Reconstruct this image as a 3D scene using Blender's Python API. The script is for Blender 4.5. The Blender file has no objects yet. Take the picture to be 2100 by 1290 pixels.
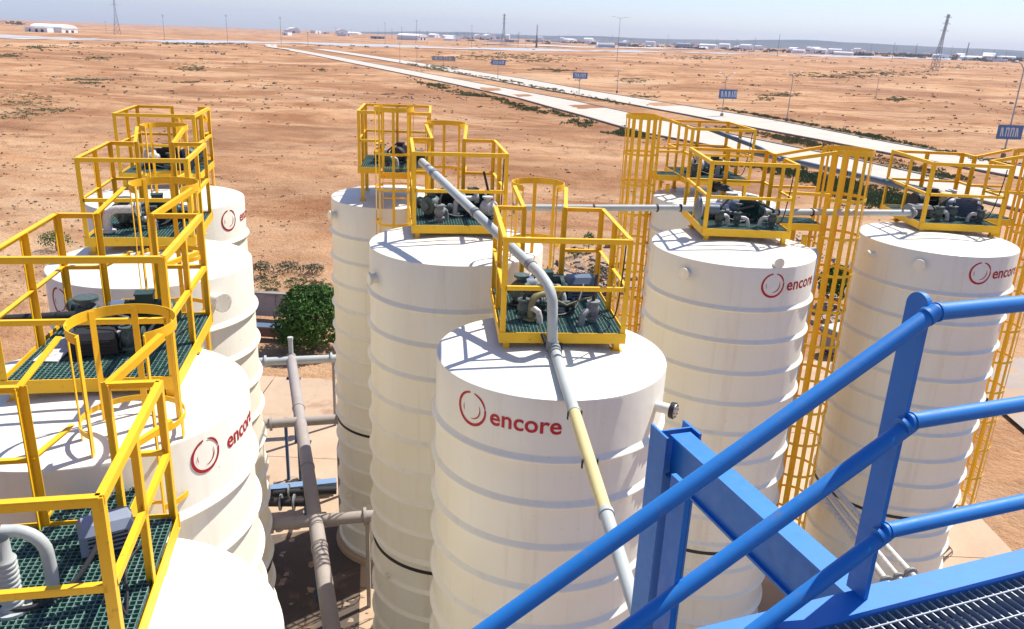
import bpy, math, random
import numpy as np
from mathutils import Vector, Matrix, Euler
random.seed(7)
RNG = np.random.default_rng(11)
S = bpy.context.scene
COL = S.collection
PI = math.pi

# ------------------------------------------------------------------ camera
F_PX, W_PX, H_PX = 1650.0, 2100.0, 1290.0
PITCH, ROLL = math.atan(569 / F_PX), math.radians(2.5)
cp, sp, cr, sr = math.cos(PITCH), math.sin(PITCH), math.cos(ROLL), math.sin(ROLL)
V_FW = np.array([0, cp, -sp]); V_DN = np.array([0, -sp, -cp]); V_R0 = np.array([1.0, 0, 0])
V_R = cr * V_R0 - sr * V_DN; V_D = cr * V_DN + sr * V_R0
cam = bpy.data.cameras.new('camera'); camo = bpy.data.objects.new('camera', cam); COL.objects.link(camo)
cam.sensor_fit = 'HORIZONTAL'; cam.sensor_width = 36; cam.lens = 36 * F_PX / W_PX
cam.clip_start = 0.05; cam.clip_end = 30000
mw = Matrix.Identity(4)
for i in range(3):
    mw[i][0] = V_R[i]; mw[i][1] = -V_D[i]; mw[i][2] = -V_FW[i]
camo.matrix_world = mw
S.camera = camo

# ------------------------------------------------------------------ light
SUN = Vector((0.405, 0.364, 0.839)).normalized()
SUN_EL = math.asin(SUN.z); SUN_AZ = math.atan2(SUN.x, SUN.y)
wd = bpy.data.worlds.new('World'); S.world = wd; wd.use_nodes = True
nt = wd.node_tree
bg = nt.nodes['Background']
sky = nt.nodes.new('ShaderNodeTexSky'); sky.sky_type = 'NISHITA'; sky.sun_disc = False
sky.sun_elevation = SUN_EL; sky.sun_rotation = SUN_AZ
sky.air_density = 1.0; sky.dust_density = 0.5; sky.ozone_density = 4.0; sky.altitude = 50
tint = nt.nodes.new('ShaderNodeMix'); tint.data_type = 'RGBA'; tint.blend_type = 'MULTIPLY'; tint.inputs[0].default_value = 1.0
tint.inputs[7].default_value = (0.92, 0.90, 1.07, 1)
nt.links.new(sky.outputs[0], tint.inputs[6]); nt.links.new(tint.outputs[2], bg.inputs[0]); bg.inputs[1].default_value = 0.105
sl = bpy.data.lights.new('sun', 'SUN'); sl.energy = 4.8; sl.angle = math.radians(0.53); sl.color = (1.0, 0.955, 0.88)
slo = bpy.data.objects.new('sun', sl); COL.objects.link(slo)
slo.rotation_euler = SUN.to_track_quat('Z', 'Y').to_euler(); slo.location = (30, 15, 60)
S.view_settings.view_transform = 'Standard'; S.view_settings.look = 'None'
S.view_settings.exposure = 0.58; S.view_settings.gamma = 1.0; S.view_settings.use_curve_mapping = False
S.render.engine = 'CYCLES'
S.cycles.max_bounces = 6; S.cycles.diffuse_bounces = 4; S.cycles.glossy_bounces = 2
S.cycles.transmission_bounces = 2; S.cycles.volume_bounces = 0; S.cycles.transparent_max_bounces = 6
S.cycles.use_denoising = True

# ------------------------------------------------------------------ maths helpers
def ray(u, v):
    return V_FW + V_R * (u - 1050) / F_PX + V_D * (v - 645) / F_PX
def onz(u, v, z):
    w = ray(u, v); return w * (z / w[2])
def ony(u, v, y):
    w = ray(u, v); return w * (y / w[1])
def sstep(a, b, x):
    t = np.clip((x - a) / (b - a), 0, 1); return t * t * (3 - 2 * t)
def gz0(x, y):
    """height of the ground without the small bumps"""
    x = np.asarray(x, float); y = np.asarray(y, float)
    far = -11.5 + 0.0066 * np.clip(x, -6000, 6000) * np.clip((y - 200) / 400, 0, 1)
    pad = -11.9 + 1.5 * sstep(-1.0, 7.0, x)
    w = (1 - sstep(30, 60, y)) * (1 - sstep(16, 40, np.abs(x)))
    return far * (1 - w) + pad * w
def G(u, v):
    z = -11.5
    for _ in range(40):
        p = onz(u, v, z); z = 0.5 * z + 0.5 * float(gz0(p[0], p[1]))
    return p
def lat(ix, iy, s):
    h = (ix.astype(np.int64) * 374761393 + iy.astype(np.int64) * 668265263 + s * 1442695041) & 0x7fffffff
    h = (h ^ (h >> 13)) * 1274126177 & 0x7fffffff
    return ((h ^ (h >> 16)) & 0xffff) / 65535.0
def noise(x, y, s=0):
    ix = np.floor(x); iy = np.floor(y); fx = x - ix; fy = y - iy
    fx = fx * fx * (3 - 2 * fx); fy = fy * fy * (3 - 2 * fy)
    a = lat(ix, iy, s); b = lat(ix + 1, iy, s); c = lat(ix, iy + 1, s); d = lat(ix + 1, iy + 1, s)
    return (a * (1 - fx) + b * fx) * (1 - fy) + (c * (1 - fx) + d * fx) * fy - 0.5
def in_flat(x, y):
    """1 where the yard is level (no bumps)"""
    return (1 - sstep(26, 40, y)) * (1 - sstep(15, 26, np.abs(x)))
def road_c(y):
    return np.interp(y, RY, RXL), np.interp(y, RY, RXU)
# carriageway edges (world metres): near road low / up edge, far road low / up edge
RY = [-20, 66.7, 77, 95, 112, 132, 143, 164, 203, 239, 328, 385, 470, 530]
RA_L = [70, 40.0, 35.8, 26.0, 16.2, 10.3, 6.6, 0.0, -16.3, -32, -71, -95, -133, -160]
RA_U = [80, 46.5, 42.5, 36.5, 29.5, 21.5, 18.1, 10.6, -7.0, -23, -62, -86, -123, -150]
RB_L = [86, 59.0, 54.0, 46.5, 40.5, 32.6, 28.9, 20.6, 3.0, -11, -47, -71, -108, -135]
RB_U = [96, 68.0, 63.0, 55.8, 50.0, 45.0, 41.5, 32.5, 15.5, 3.0, -36, -60, -97, -124]
def near_road(x, y):
    yy = np.clip(y, -20, 530)
    l = np.interp(yy, RY, RA_L); u = np.interp(yy, RY, RB_U)
    d = np.maximum(np.maximum(l - x, x - u), np.maximum(y - 530, 0))
    return 1 - sstep(1, 9, d)
def bumps(x, y):
    r = np.hypot(x, y)
    b = 0.16 * noise(x / 2.3, y / 2.3, 1) + 0.42 * noise(x / 7.5, y / 6, 2) + 1.1 * noise(x / 26, y / 20, 3)
    b += np.clip(r / 400, 0, 1) * 1.6 * noise(x / 90, y / 60, 4)
    b += np.clip((r - 300) / 1500, 0, 1) * 5.0 * noise(x / 500, y / 260, 5)
    return b
def gz(x, y):
    x = np.asarray(x, float); y = np.asarray(y, float)
    k = (1 - in_flat(x, y)) * (1 - near_road(x, y))
    return gz0(x, y) + bumps(x, y) * k

# ------------------------------------------------------------------ mesh helpers
class MB:
    def __init__(s): s.v = []; s.f = []; s.sm = []
    def add(s, vs, fs, smooth=False):
        o = len(s.v); s.v += [tuple(map(float, p)) for p in vs]
        for f in fs: s.f.append(tuple(i + o for i in f)); s.sm.append(smooth)
    def box(s, c, d, M=None):
        x, y, z = d[0] / 2, d[1] / 2, d[2] / 2
        vs = [Vector((sx * x, sy * y, sz * z)) for sz in (-1, 1) for sy in (-1, 1) for sx in (-1, 1)]
        if M is not None: vs = [M @ q for q in vs]
        c = Vector(c)
        s.add([q + c for q in vs], [(0, 2, 3, 1), (4, 5, 7, 6), (0, 1, 5, 4), (2, 6, 7, 3), (0, 4, 6, 2), (1, 3, 7, 5)])
        return s
    def bar(s, a, b, w, h, up=(0, 0, 1)):
        a = Vector(a); b = Vector(b); d = b - a; L = d.length; d.normalize(); up = Vector(up)
        if abs(d.dot(up)) > 0.99: up = Vector((0, 1, 0))
        x = d.cross(up).normalized(); z = x.cross(d)
        M = Matrix((x, d, z)).transposed()
        return s.box((a + b) / 2, (w, L, h), M)
    def angle(s, a, b, w, t, up=(0, 0, 1), flip=1):
        """L section from a to b: one leg flat, one leg hanging"""
        a = Vector(a); b = Vector(b); d = (b - a).normalized(); up = Vector(up)
        if abs(d.dot(up)) > 0.99: up = Vector((0, 1, 0))
        x = d.cross(up).normalized() * flip; z = up - d * up.dot(d); z.normalize()
        s.bar(a, b, w, t, up)
        o = x * (w / 2 - t / 2) - z * (w / 2 + t / 2)
        s.bar(a + o, b + o, t, w - t * 0.0 - 0.002, up)
        return s
    def tube(s, pts, r, n=12, cap=True):
        pts = [Vector(p) for p in pts]; rs = r if isinstance(r, (list, tuple)) else [r] * len(pts)
        vs = []; fs = []; prev = None
        for i, p in enumerate(pts):
            if i == 0: d = pts[1] - p
            elif i == len(pts) - 1: d = p - pts[i - 1]
            else: d = (pts[i + 1] - p).normalized() + (p - pts[i - 1]).normalized()
            d.normalize()
            if prev is None:
                a = Vector((0, 0, 1)) if abs(d.z) < 0.9 else Vector((1, 0, 0)); x = d.cross(a).normalized()
            else:
                x = (prev - d * prev.dot(d)).normalized()
            prev = x; y = d.cross(x)
            for k in range(n):
                t = 2 * PI * k / n; vs.append(p + (x * math.cos(t) + y * math.sin(t)) * rs[i])
        for i in range(len(pts) - 1):
            for k in range(n):
                k2 = (k + 1) % n; fs.append((i * n + k, i * n + k2, (i + 1) * n + k2, (i + 1) * n + k))
        s.add(vs, fs, True)
        if cap:
            s.add(vs[:n], [tuple(range(n - 1, -1, -1))]); s.add(vs[-n:], [tuple(range(n))])
        return s
    def lathe(s, prof, n=32, M=None, c=(0, 0, 0), smooth=True, a0=0, a1=2 * PI):
        """prof: list of (r, z) turned about z"""
        full = abs(a1 - a0 - 2 * PI) < 1e-6; m = n if full else n + 1
        vs = []; fs = []; c = Vector(c)
        for r, z in prof:
            for k in range(m):
                t = a0 + (a1 - a0) * k / n; q = Vector((r * math.cos(t), r * math.sin(t), z))
                vs.append((M @ q if M is not None else q) + c)
        for i in range(len(prof) - 1):
            for k in range(n):
                k2 = (k + 1) % m; fs.append((i * m + k, i * m + k2, (i + 1) * m + k2, (i + 1) * m + k))
        s.add(vs, fs, smooth); return s
    def mesh(s, name, mat, ang=35):
        me = bpy.data.meshes.new(name); me.from_pydata(s.v, [], s.f)
        if any(s.sm):
            me.polygons.foreach_set('use_smooth', s.sm)
            me.set_sharp_from_angle(angle=math.radians(ang))
        if mat is not None: me.materials.append(mat)
        me.update(); return me

AX = Matrix.Rotation(PI / 2, 3, 'Y')      # lathe axis z -> x
AY = Matrix.Rotation(-PI / 2, 3, 'X')     # lathe axis z -> y
CACHE = {}
def part(name, parent, key, build, mat, loc=(0, 0, 0), rot=(0, 0, 0), scale=None, label=None, kind=None):
    if key is None or key not in CACHE:
        mb = MB(); build(mb); me = mb.mesh(name, mat)
        if key is not None: CACHE[key] = me
    else: me = CACHE[key]
    o = bpy.data.objects.new(name, me); COL.objects.link(o)
    o.location = loc; o.rotation_euler = rot
    if scale: o.scale = scale
    if parent is not None: o.parent = parent
    if label: o['label'] = label
    if kind: o['kind'] = kind
    return o
def tag(o, label, cat, group=None):
    o['label'] = label; o['category'] = cat
    if group: o['group'] = group
    return o
def thing(name, label, cat, loc=(0, 0, 0), rz=0.0, group=None):
    o = bpy.data.objects.new(name, None); COL.objects.link(o); o.empty_display_size = 0.2
    o.location = loc; o.rotation_euler = (0, 0, rz)
    return tag(o, label, cat, group)
def struct(o, kind='structure'):
    o['kind'] = kind; return o

# ------------------------------------------------------------------ materials
def new_mat(name):
    m = bpy.data.materials.new(name); m.use_nodes = True
    return m, m.node_tree, m.node_tree.nodes['Principled BSDF']
def ramp(nt, fac, stops):
    r = nt.nodes.new('ShaderNodeValToRGB'); e = r.color_ramp.elements
    while len(e) < len(stops): e.new(0.5)
    for i, (p, c) in enumerate(stops):
        e[i].position = p; e[i].color = (c[0], c[1], c[2], 1) if hasattr(c, '__len__') else (c, c, c, 1)
    nt.links.new(fac, r.inputs[0]); return r.outputs[0]
def nz(nt, scale, detail=3, rough=0.55, vec=None, dist=0.0):
    n = nt.nodes.new('ShaderNodeTexNoise'); n.inputs['Scale'].default_value = scale
    n.inputs['Detail'].default_value = detail; n.inputs['Roughness'].default_value = rough
    n.inputs['Distortion'].default_value = dist
    if vec is not None: nt.links.new(vec, n.inputs['Vector'])
    return n.outputs[0]
def coords(nt, scale=(1, 1, 1), world=False):
    if world:
        g = nt.nodes.new('ShaderNodeNewGeometry'); src = g.outputs['Position']
    else:
        g = nt.nodes.new('ShaderNodeTexCoord'); src = g.outputs['Object']
    mp = nt.nodes.new('ShaderNodeMapping'); mp.inputs['Scale'].default_value = scale
    nt.links.new(src, mp.inputs[0]); return mp.outputs[0]
def mix(nt, fac, a, b, mode='MIX'):
    m = nt.nodes.new('ShaderNodeMix'); m.data_type = 'RGBA'; m.blend_type = mode
    for i, x in ((0, fac), (6, a), (7, b)):
        if isinstance(x, (int, float)): m.inputs[i].default_value = x
        elif isinstance(x, tuple): m.inputs[i].default_value = (*x, 1)
        else: nt.links.new(x, m.inputs[i])
    return m.outputs[2]
def bump(nt, b, h, strength=0.3, dist=0.02):
    n = nt.nodes.new('ShaderNodeBump'); n.inputs['Strength'].default_value = strength; n.inputs['Distance'].default_value = dist
    nt.links.new(h, n.inputs['Height']); nt.links.new(n.outputs[0], b.inputs['Normal'])
def paint(name, col, rough=0.45, wear=0.25, worn=None, wscale=9.0, metallic=0.0, bmp=0.08, wthr=0.60):
    """painted surface: slight tone drift, worn / dirty spots, tiny relief"""
    m, nt, b = new_mat(name)
    v = coords(nt, world=True)
    n1 = nz(nt, 1.7, 4, 0.6, v); n2 = nz(nt, wscale, 6, 0.7, v)
    dark = tuple(c * 0.72 for c in col)
    base = mix(nt, ramp(nt, n1, [(0.35, 0.0), (0.7, 0.45)]), col, dark)
    if worn is None: worn = tuple(c * 0.45 + 0.02 for c in col)
    base = mix(nt, ramp(nt, n2, [(wthr, 0.0), (wthr + 0.12, wear)]), base, worn)
    nt.links.new(base, b.inputs['Base Color'])
    b.inputs['Metallic'].default_value = metallic
    nt.links.new(ramp(nt, n2, [(0.3, rough), (0.8, min(1, rough + 0.25))]), b.inputs['Roughness'])
    if bmp: bump(nt, b, n2, bmp, 0.004)
    return m
M = {}
M['yellow'] = paint('yellow_paint', (0.92, 0.51, 0.008), 0.42, 0.7, (0.30, 0.13, 0.02), 14, wthr=0.62)
M['green_grating'] = paint('green_grating', (0.080, 0.185, 0.150), 0.4, 0.7, (0.30, 0.38, 0.35), 30, wthr=0.5)  # pale spots stand in for the glint on the bar tops
M['blue'] = paint('blue_paint', (0.012, 0.185, 0.54), 0.42, 0.75, (0.09, 0.16, 0.30), 24, wthr=0.58)
M['navy'] = paint('navy_shade', (0.012, 0.02, 0.045), 0.6, 0.3)  # dark navy painted in place of the shade below the walkway grating
M['galv'] = paint('galvanised_steel', (0.36, 0.39, 0.42), 0.45, 0.5, (0.2, 0.2, 0.2), 20, metallic=0.35)
M['dkgreen'] = paint('dark_green_enamel', (0.018, 0.055, 0.048), 0.35, 0.5, (0.10, 0.12, 0.11), 22)
M['black'] = paint('black_rubber', (0.018, 0.018, 0.02), 0.5, 0.4, (0.07, 0.07, 0.07), 15)
M['undershade'] = paint('dark_under_shade', (0.010, 0.024, 0.022), 0.6, 0.3)  # near-black stand-in for the shade below the gratings
M['grey'] = paint('grey_casting', (0.22, 0.23, 0.23), 0.5, 0.5, (0.14, 0.12, 0.1), 18)
M['ltgrey'] = paint('light_grey_pipe', (0.44, 0.47, 0.44), 0.5, 0.5, (0.25, 0.24, 0.19), 7)
M['cream'] = paint('cream_pipe', (0.66, 0.55, 0.24), 0.5, 0.4, (0.45, 0.36, 0.14), 6)
M['white'] = paint('white_casting', (0.60, 0.58, 0.54), 0.42, 0.7, (0.20, 0.18, 0.15), 26, wthr=0.52)
M['bluegrey'] = paint('blue_grey_cover', (0.10, 0.14, 0.20), 0.4, 0.4, (0.25, 0.26, 0.27), 14)
M['palehood'] = paint('pale_blue_grey_cover', (0.24, 0.28, 0.35), 0.4, 0.4, (0.15, 0.16, 0.18), 14)
M['paleblue'] = paint('faded_blue_paint', (0.16, 0.26, 0.40), 0.6, 0.6, (0.3, 0.28, 0.26), 9)
M['dullblue'] = paint('dull_blue_paint', (0.04, 0.09, 0.18), 0.6, 0.5, (0.2, 0.18, 0.16), 9)
M['olive'] = paint('olive_arm', (0.25, 0.22, 0.10), 0.5, 0.4)
M['steel'] = paint('steel_flange', (0.5, 0.5, 0.5), 0.3, 0.5, (0.2, 0.17, 0.14), 15, metallic=0.8)
M['red'] = paint('red_print', (0.42, 0.006, 0.015), 0.5, 0.15, bmp=0)
M['dustpipe'] = paint('dusty_pipe', (0.33, 0.29, 0.26), 0.65, 0.5, (0.2, 0.15, 0.11), 5)
M['rust'] = paint('rusty_pipe', (0.20, 0.10, 0.06), 0.7, 0.4)
M['farwhite'] = paint('white_render', (0.86, 0.85, 0.82), 0.8, 0.15, (0.6, 0.55, 0.5), 0.3, bmp=0)
M['fardark'] = paint('dark_opening', (0.06, 0.065, 0.08), 0.7, 0.3, wscale=0.4, bmp=0)
M['fargrey'] = paint('grey_sheeting', (0.34, 0.36, 0.4), 0.6, 0.3, wscale=0.4, bmp=0)
M['mast'] = paint('mast_steel', (0.20, 0.22, 0.26), 0.5, 0.3, wscale=1.0, metallic=0.2, bmp=0)
M['lamppole'] = paint('lamp_pole_steel', (0.42, 0.42, 0.42), 0.5, 0.4, wscale=1.0, metallic=0.2, bmp=0)
M['signblue'] = paint('sign_blue', (0.10, 0.20, 0.40), 0.5, 0.3, wscale=2, bmp=0)
M['signwhite'] = paint('sign_white', (0.7, 0.7, 0.72), 0.5, 0.2, wscale=2, bmp=0)
M['bark'] = paint('bark', (0.12, 0.08, 0.05), 0.9, 0.5)

def tank_paint():
    m, nt, b = new_mat('white_silo_paint')
    v = coords(nt, (1, 1, 1)); vs = coords(nt, (3.2, 3.2, 0.22)); vf = coords(nt, (1, 1, 1))
    n1 = nz(nt, 0.9, 4, 0.6, v); n2 = nz(nt, 2.0, 5, 0.65, vs); n3 = nz(nt, 16, 4, 0.7, vf); n4 = nz(nt, 2.6, 3, 0.5, v)
    base = mix(nt, ramp(nt, n1, [(0.3, 0.0), (0.75, 0.8)]), (0.79, 0.77, 0.66), (0.765, 0.72, 0.57))
    base = mix(nt, ramp(nt, n2, [(0.52, 0.0), (0.80, 0.42)]), base, (0.60, 0.50, 0.36))       # run-off streaks
    sp_ = ramp(nt, n3, [(0.64, 0.0), (0.72, 0.7)]); pt = ramp(nt, n4, [(0.52, 0.0), (0.64, 1.0)])
    mm = nt.nodes.new('ShaderNodeMath'); mm.operation = 'MULTIPLY'; nt.links.new(sp_, mm.inputs[0]); nt.links.new(pt, mm.inputs[1])
    base = mix(nt, mm.outputs[0], base, (0.32, 0.22, 0.14))                                   # rust flecks
    nt.links.new(base, b.inputs['Base Color'])
    nt.links.new(ramp(nt, n1, [(0.3, 0.34), (0.8, 0.5)]), b.inputs['Roughness'])
    bump(nt, b, n4, 0.25, 0.03)
    return m
M['tank'] = tank_paint()

def ground_mat():
    m, nt, b = new_mat('sandy_earth')
    v = coords(nt, world=True)
    big = nz(nt, 0.012, 5, 0.6, v, 0.6); mid = nz(nt, 0.075, 6, 0.62, v, 0.8); sml = nz(nt, 0.55, 6, 0.68, v, 0.5); fin = nz(nt, 4.0, 5, 0.7, v)
    vx = coords(nt, (0.05, 0.16, 0.1), world=True); streak = nz(nt, 1.0, 6, 0.65, vx, 0.7)
    c = mix(nt, ramp(nt, mid, [(0.40, 0.0), (0.60, 1.0)]), (0.315, 0.145, 0.064), (0.495, 0.268, 0.132))
    c = mix(nt, ramp(nt, streak, [(0.46, 0.0), (0.64, 0.85)]), c, (0.58, 0.368, 0.208))
    c = mix(nt, ramp(nt, big, [(0.46, 0.0), (0.62, 0.70)]), c, (0.255, 0.115, 0.055))
    c = mix(nt, ramp(nt, sml, [(0.50, 0.0), (0.70, 0.65)]), c, (0.22, 0.108, 0.054))
    c = mix(nt, ramp(nt, sml, [(0.22, 0.5), (0.42, 0.0)]), c, (0.60, 0.42, 0.27))
    c = mix(nt, ramp(nt, fin, [(0.55, 0.0), (0.8, 0.4)]), c, (0.20, 0.12, 0.075))
    vb = coords(nt, (0.011, 0.022, 0.02), world=True); band = nz(nt, 1.0, 6, 0.68, vb, 0.9)
    vb2 = coords(nt, (0.045, 0.08, 0.05), world=True); band2 = nz(nt, 1.0, 5, 0.7, vb2, 1.2)
    c = mix(nt, ramp(nt, band, [(0.52, 0.0), (0.68, 0.62)]), c, (0.23, 0.115, 0.062))
    c = mix(nt, ramp(nt, band, [(0.36, 0.75), (0.48, 0.0)]), c, (0.57, 0.375, 0.22))
    c = mix(nt, ramp(nt, band2, [(0.56, 0.0), (0.70, 0.55)]), c, (0.235, 0.125, 0.062))
    nt.links.new(c, b.inputs['Base Color']); b.inputs['Roughness'].default_value = 0.95
    b.inputs['Specular IOR Level'].default_value = 0.1
    ad = nt.nodes.new('ShaderNodeMath'); ad.operation = 'ADD'; nt.links.new(sml, ad.inputs[0]); nt.links.new(fin, ad.inputs[1])
    bump(nt, b, ad.outputs[0], 1.0, 0.22)
    return m
M['earth'] = ground_mat()
def slab_mat(name, a, bcol, dirt, ds=0.25, thr=0.55):
    m, nt, b = new_mat(name)
    v = coords(nt, world=True)
    n1 = nz(nt, 0.35, 6, 0.65, v, 0.4); n2 = nz(nt, 5, 5, 0.7, v); n3 = nz(nt, ds, 5, 0.6, v, 1.0)
    c = mix(nt, ramp(nt, n1, [(0.35, 0.0), (0.7, 1.0)]), a, bcol)
    c = mix(nt, ramp(nt, n2, [(0.55, 0.0), (0.8, 0.35)]), c, tuple(x * 0.55 for x in bcol))
    c = mix(nt, ramp(nt, n3, [(thr, 0.0), (thr + 0.1, 0.9)]), c, dirt)
    nt.links.new(c, b.inputs['Base Color']); b.inputs['Roughness'].default_value = 0.9
    b.inputs['Specular IOR Level'].default_value = 0.2
    bump(nt, b, n2, 0.4, 0.02); return m
M['road'] = slab_mat('pale_concrete_road', (0.55, 0.48, 0.40), (0.47, 0.40, 0.33), (0.46, 0.29, 0.17), 0.06, 0.66)
M['pad'] = slab_mat('dusty_concrete_pad', (0.50, 0.37, 0.25), (0.42, 0.30, 0.20), (0.33, 0.20, 0.12), 0.3, 0.58)
M['asphalt'] = slab_mat('worn_grey_asphalt', (0.38, 0.32, 0.27), (0.32, 0.26, 0.21), (0.42, 0.28, 0.17), 0.3, 0.52)
M['fartar'] = slab_mat('far_road_surface', (0.36, 0.38, 0.41), (0.42, 0.43, 0.45), (0.5, 0.45, 0.38), 0.02, 0.6)
M['kerb'] = slab_mat('kerb_concrete', (0.30, 0.27, 0.24), (0.22, 0.19, 0.17), (0.15, 0.12, 0.1), 0.8, 0.55)
M['wall'] = slab_mat('grey_render', (0.40, 0.36, 0.33), (0.33, 0.30, 0.28), (0.26, 0.22, 0.19), 1.2, 0.55)
def leaf_mat(name, a, b2, scale=1.5):
    m, nt, b = new_mat(name)
    g = nt.nodes.new('ShaderNodeNewGeometry')
    v = coords(nt, world=True)
    c = mix(nt, ramp(nt, nz(nt, scale, 3, 0.6, v), [(0.35, 0.0), (0.65, 1.0)]), a, b2)
    c = mix(nt, ramp(nt, g.outputs['Random Per Island'], [(0.0, 0.0), (1.0, 0.5)]), c, tuple(min(1, x * 1.5) for x in b2))
    nt.links.new(c, b.inputs['Base Color']); b.inputs['Roughness'].default_value = 0.65
    b.inputs['Specular IOR Level'].default_value = 0.25
    return m
M['bush'] = leaf_mat('bush_leaves', (0.020, 0.060, 0.008), (0.060, 0.135, 0.020), 2.0)
M['scrub'] = leaf_mat('scrub_leaves', (0.095, 0.085, 0.045), (0.15, 0.125, 0.07), 0.3)
M['grass'] = leaf_mat('grass_blades', (0.075, 0.110, 0.030), (0.150, 0.160, 0.060), 0.3)
M['gutter_shade'] = slab_mat('shaded_dirt_slab', (0.13, 0.10, 0.08), (0.08, 0.065, 0.055), (0.22, 0.15, 0.10), 0.9, 0.56)  # dark dirt colour with the silos' shade worked in
M['darkgrey'] = paint('dark_grey_casting', (0.060, 0.092, 0.085), 0.45, 0.6, (0.28, 0.30, 0.28), 26, wthr=0.55)
M['sage'] = leaf_mat('sage_leaves', (0.115, 0.135, 0.052), (0.185, 0.180, 0.085), 0.08)
M['drygrass'] = leaf_mat('dry_grass_blades', (0.20, 0.17, 0.075), (0.13, 0.14, 0.05), 0.4)
M['rock'] = slab_mat('rubble_stone', (0.40, 0.31, 0.23), (0.30, 0.22, 0.16), (0.2, 0.13, 0.09), 0.6, 0.55)
M['clod'] = slab_mat('earth_clod', (0.40, 0.24, 0.135), (0.30, 0.165, 0.09), (0.22, 0.12, 0.07), 0.6, 0.55)
def hill_mat():
    m, nt, b = new_mat('hill_scrub'); v = coords(nt, (0.002, 0.002, 0.006), world=True)
    c = mix(nt, ramp(nt, nz(nt, 1, 6, 0.6, v), [(0.4, 0.0), (0.6, 1.0)]), (0.055, 0.06, 0.06), (0.10, 0.09, 0.08))
    nt.links.new(c, b.inputs['Base Color']); b.inputs['Roughness'].default_value = 1; return m
M['hill'] = hill_mat()

# ------------------------------------------------------------------ ground
def build_ground():
    rad = np.concatenate([np.linspace(2, 60, 70, endpoint=False), np.geomspace(60, 420, 190, endpoint=False), np.geomspace(420, 9500, 90)])
    az = np.concatenate([np.radians(np.linspace(-42, 42, 420)), np.radians(np.linspace(45, 315, 70))])
    A, R = np.meshgrid(az, rad)
    X = R * np.sin(A); Y = R * np.cos(A); Z = gz(X, Y)
    # under the roads and slabs the earth sits a little lower
    Z = Z - 0.10 * np.maximum(near_road(X, Y), in_flat(X, Y))
    n, m = R.shape
    vs = np.stack([X, Y, Z], -1).reshape(-1, 3)
    i, k = np.meshgrid(np.arange(n - 1), np.arange(m), indexing='ij'); k2 = (k + 1) % m
    f = np.stack([i * m + k, (i + 1) * m + k, (i + 1) * m + k2, i * m + k2], -1).reshape(-1, 4)
    c0 = len(vs); vs = np.vstack([vs, [[0, 0, float(gz0(0, 0)) - 0.1]]])
    me = bpy.data.meshes.new('ground')
    faces = f.tolist() + [(c0, int(a), int((a + 1) % m)) for a in range(m)]
    me.from_pydata(vs.tolist(), [], faces); me.materials.append(M['earth'])
    me.polygons.foreach_set('use_smooth', [True] * len(me.polygons)); me.update()
    o = bpy.data.objects.new('ground', me); COL.objects.link(o); return struct(o)
build_ground()

def strip(name, L, U, mat, dz=0.0, thick=0.0, step=3.0, kind='structure', parent=None):
    """ribbon between two world polylines of equal length"""
    L = np.array(L, float); U = np.array(U, float)
    seg = np.hypot(*np.diff(L, axis=0).T); t = np.concatenate([[0], np.cumsum(seg)])
    n = max(2, int(t[-1] / step)); tt = np.linspace(0, t[-1], n)
    a = np.stack([np.interp(tt, t, L[:, 0]), np.interp(tt, t, L[:, 1])], 1); b = np.stack([np.interp(tt, t, U[:, 0]), np.interp(tt, t, U[:, 1])], 1)
    mb = MB(); vs = []; K = 5
    for i in range(n):
        for k in range(K):
            p = a[i] + (b[i] - a[i]) * k / (K - 1); vs.append((p[0], p[1], float(gz(p[0], p[1])) + dz))
    fs = [(i * K + k, (i + 1) * K + k, (i + 1) * K + k + 1, i * K + k + 1) for i in range(n - 1) for k in range(K - 1)]
    if thick:
        o = len(vs); vs += [(x, y, z - thick) for x, y, z in vs]
        for i in range(n - 1):
            fs += [(i * K, o + i * K, o + (i + 1) * K, (i + 1) * K), (i * K + K - 1, (i + 1) * K + K - 1, o + (i + 1) * K + K - 1, o + i * K + K - 1)]
    mb.add(vs, fs); me = mb.mesh(name, mat)
    o = bpy.data.objects.new(name, me); COL.objects.link(o); struct(o, kind)
    return o
zz = lambda xs: list(zip(xs, RY))
strip('road', zz(RA_L), zz(RA_U), M['road'], 0.03, 0.12)
strip('road', zz(RB_L), zz(RB_U), M['road'], 0.03, 0.12)
off = lambda xs, d: [(x + d, y) for x, y in zip(xs, RY)]
for xs, d in ((RA_L, -0.45), (RA_U, 0.05), (RB_L, -0.45), (RB_U, 0.05)):
    strip('kerb', off(xs, d), off(xs, d + 0.4), M['kerb'], 0.14, 0.2)
# earth washed across the carriageways
def drift(name, pts, dz):
    mb = MB(); c = np.mean(pts, 0); n = 36; vs = [(c[0], c[1], float(gz(*c)) + dz)]
    P = np.array(pts + [pts[0]]); t = np.linspace(0, len(pts), n, endpoint=False)
    for q in t:
        i = int(q); p = P[i] + (P[i + 1] - P[i]) * (q - i); k = 1 + 0.22 * (RNG.random() - 0.5); p = c + (p - c) * k * 0.75
        vs.append((p[0], p[1], float(gz(*p)) + dz))
    mb.add(vs, [(0, 1 + i, 1 + (i + 1) % n) for i in range(n)])
    o = bpy.data.objects.new(name, mb.mesh(name, M['earth'])); COL.objects.link(o); struct(o)
for px in ([(975, 178), (1030, 180), (1035, 186), (985, 190)], [(1150, 215), (1240, 212), (1262, 222), (1180, 226)],
           [(1310, 210), (1400, 209), (1440, 217), (1330, 219)], [(1045, 193), (1090, 193), (1100, 198), (1060, 200)]):
    drift('sand_drift', [G(*q)[:2] for q in px], 0.045)
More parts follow.
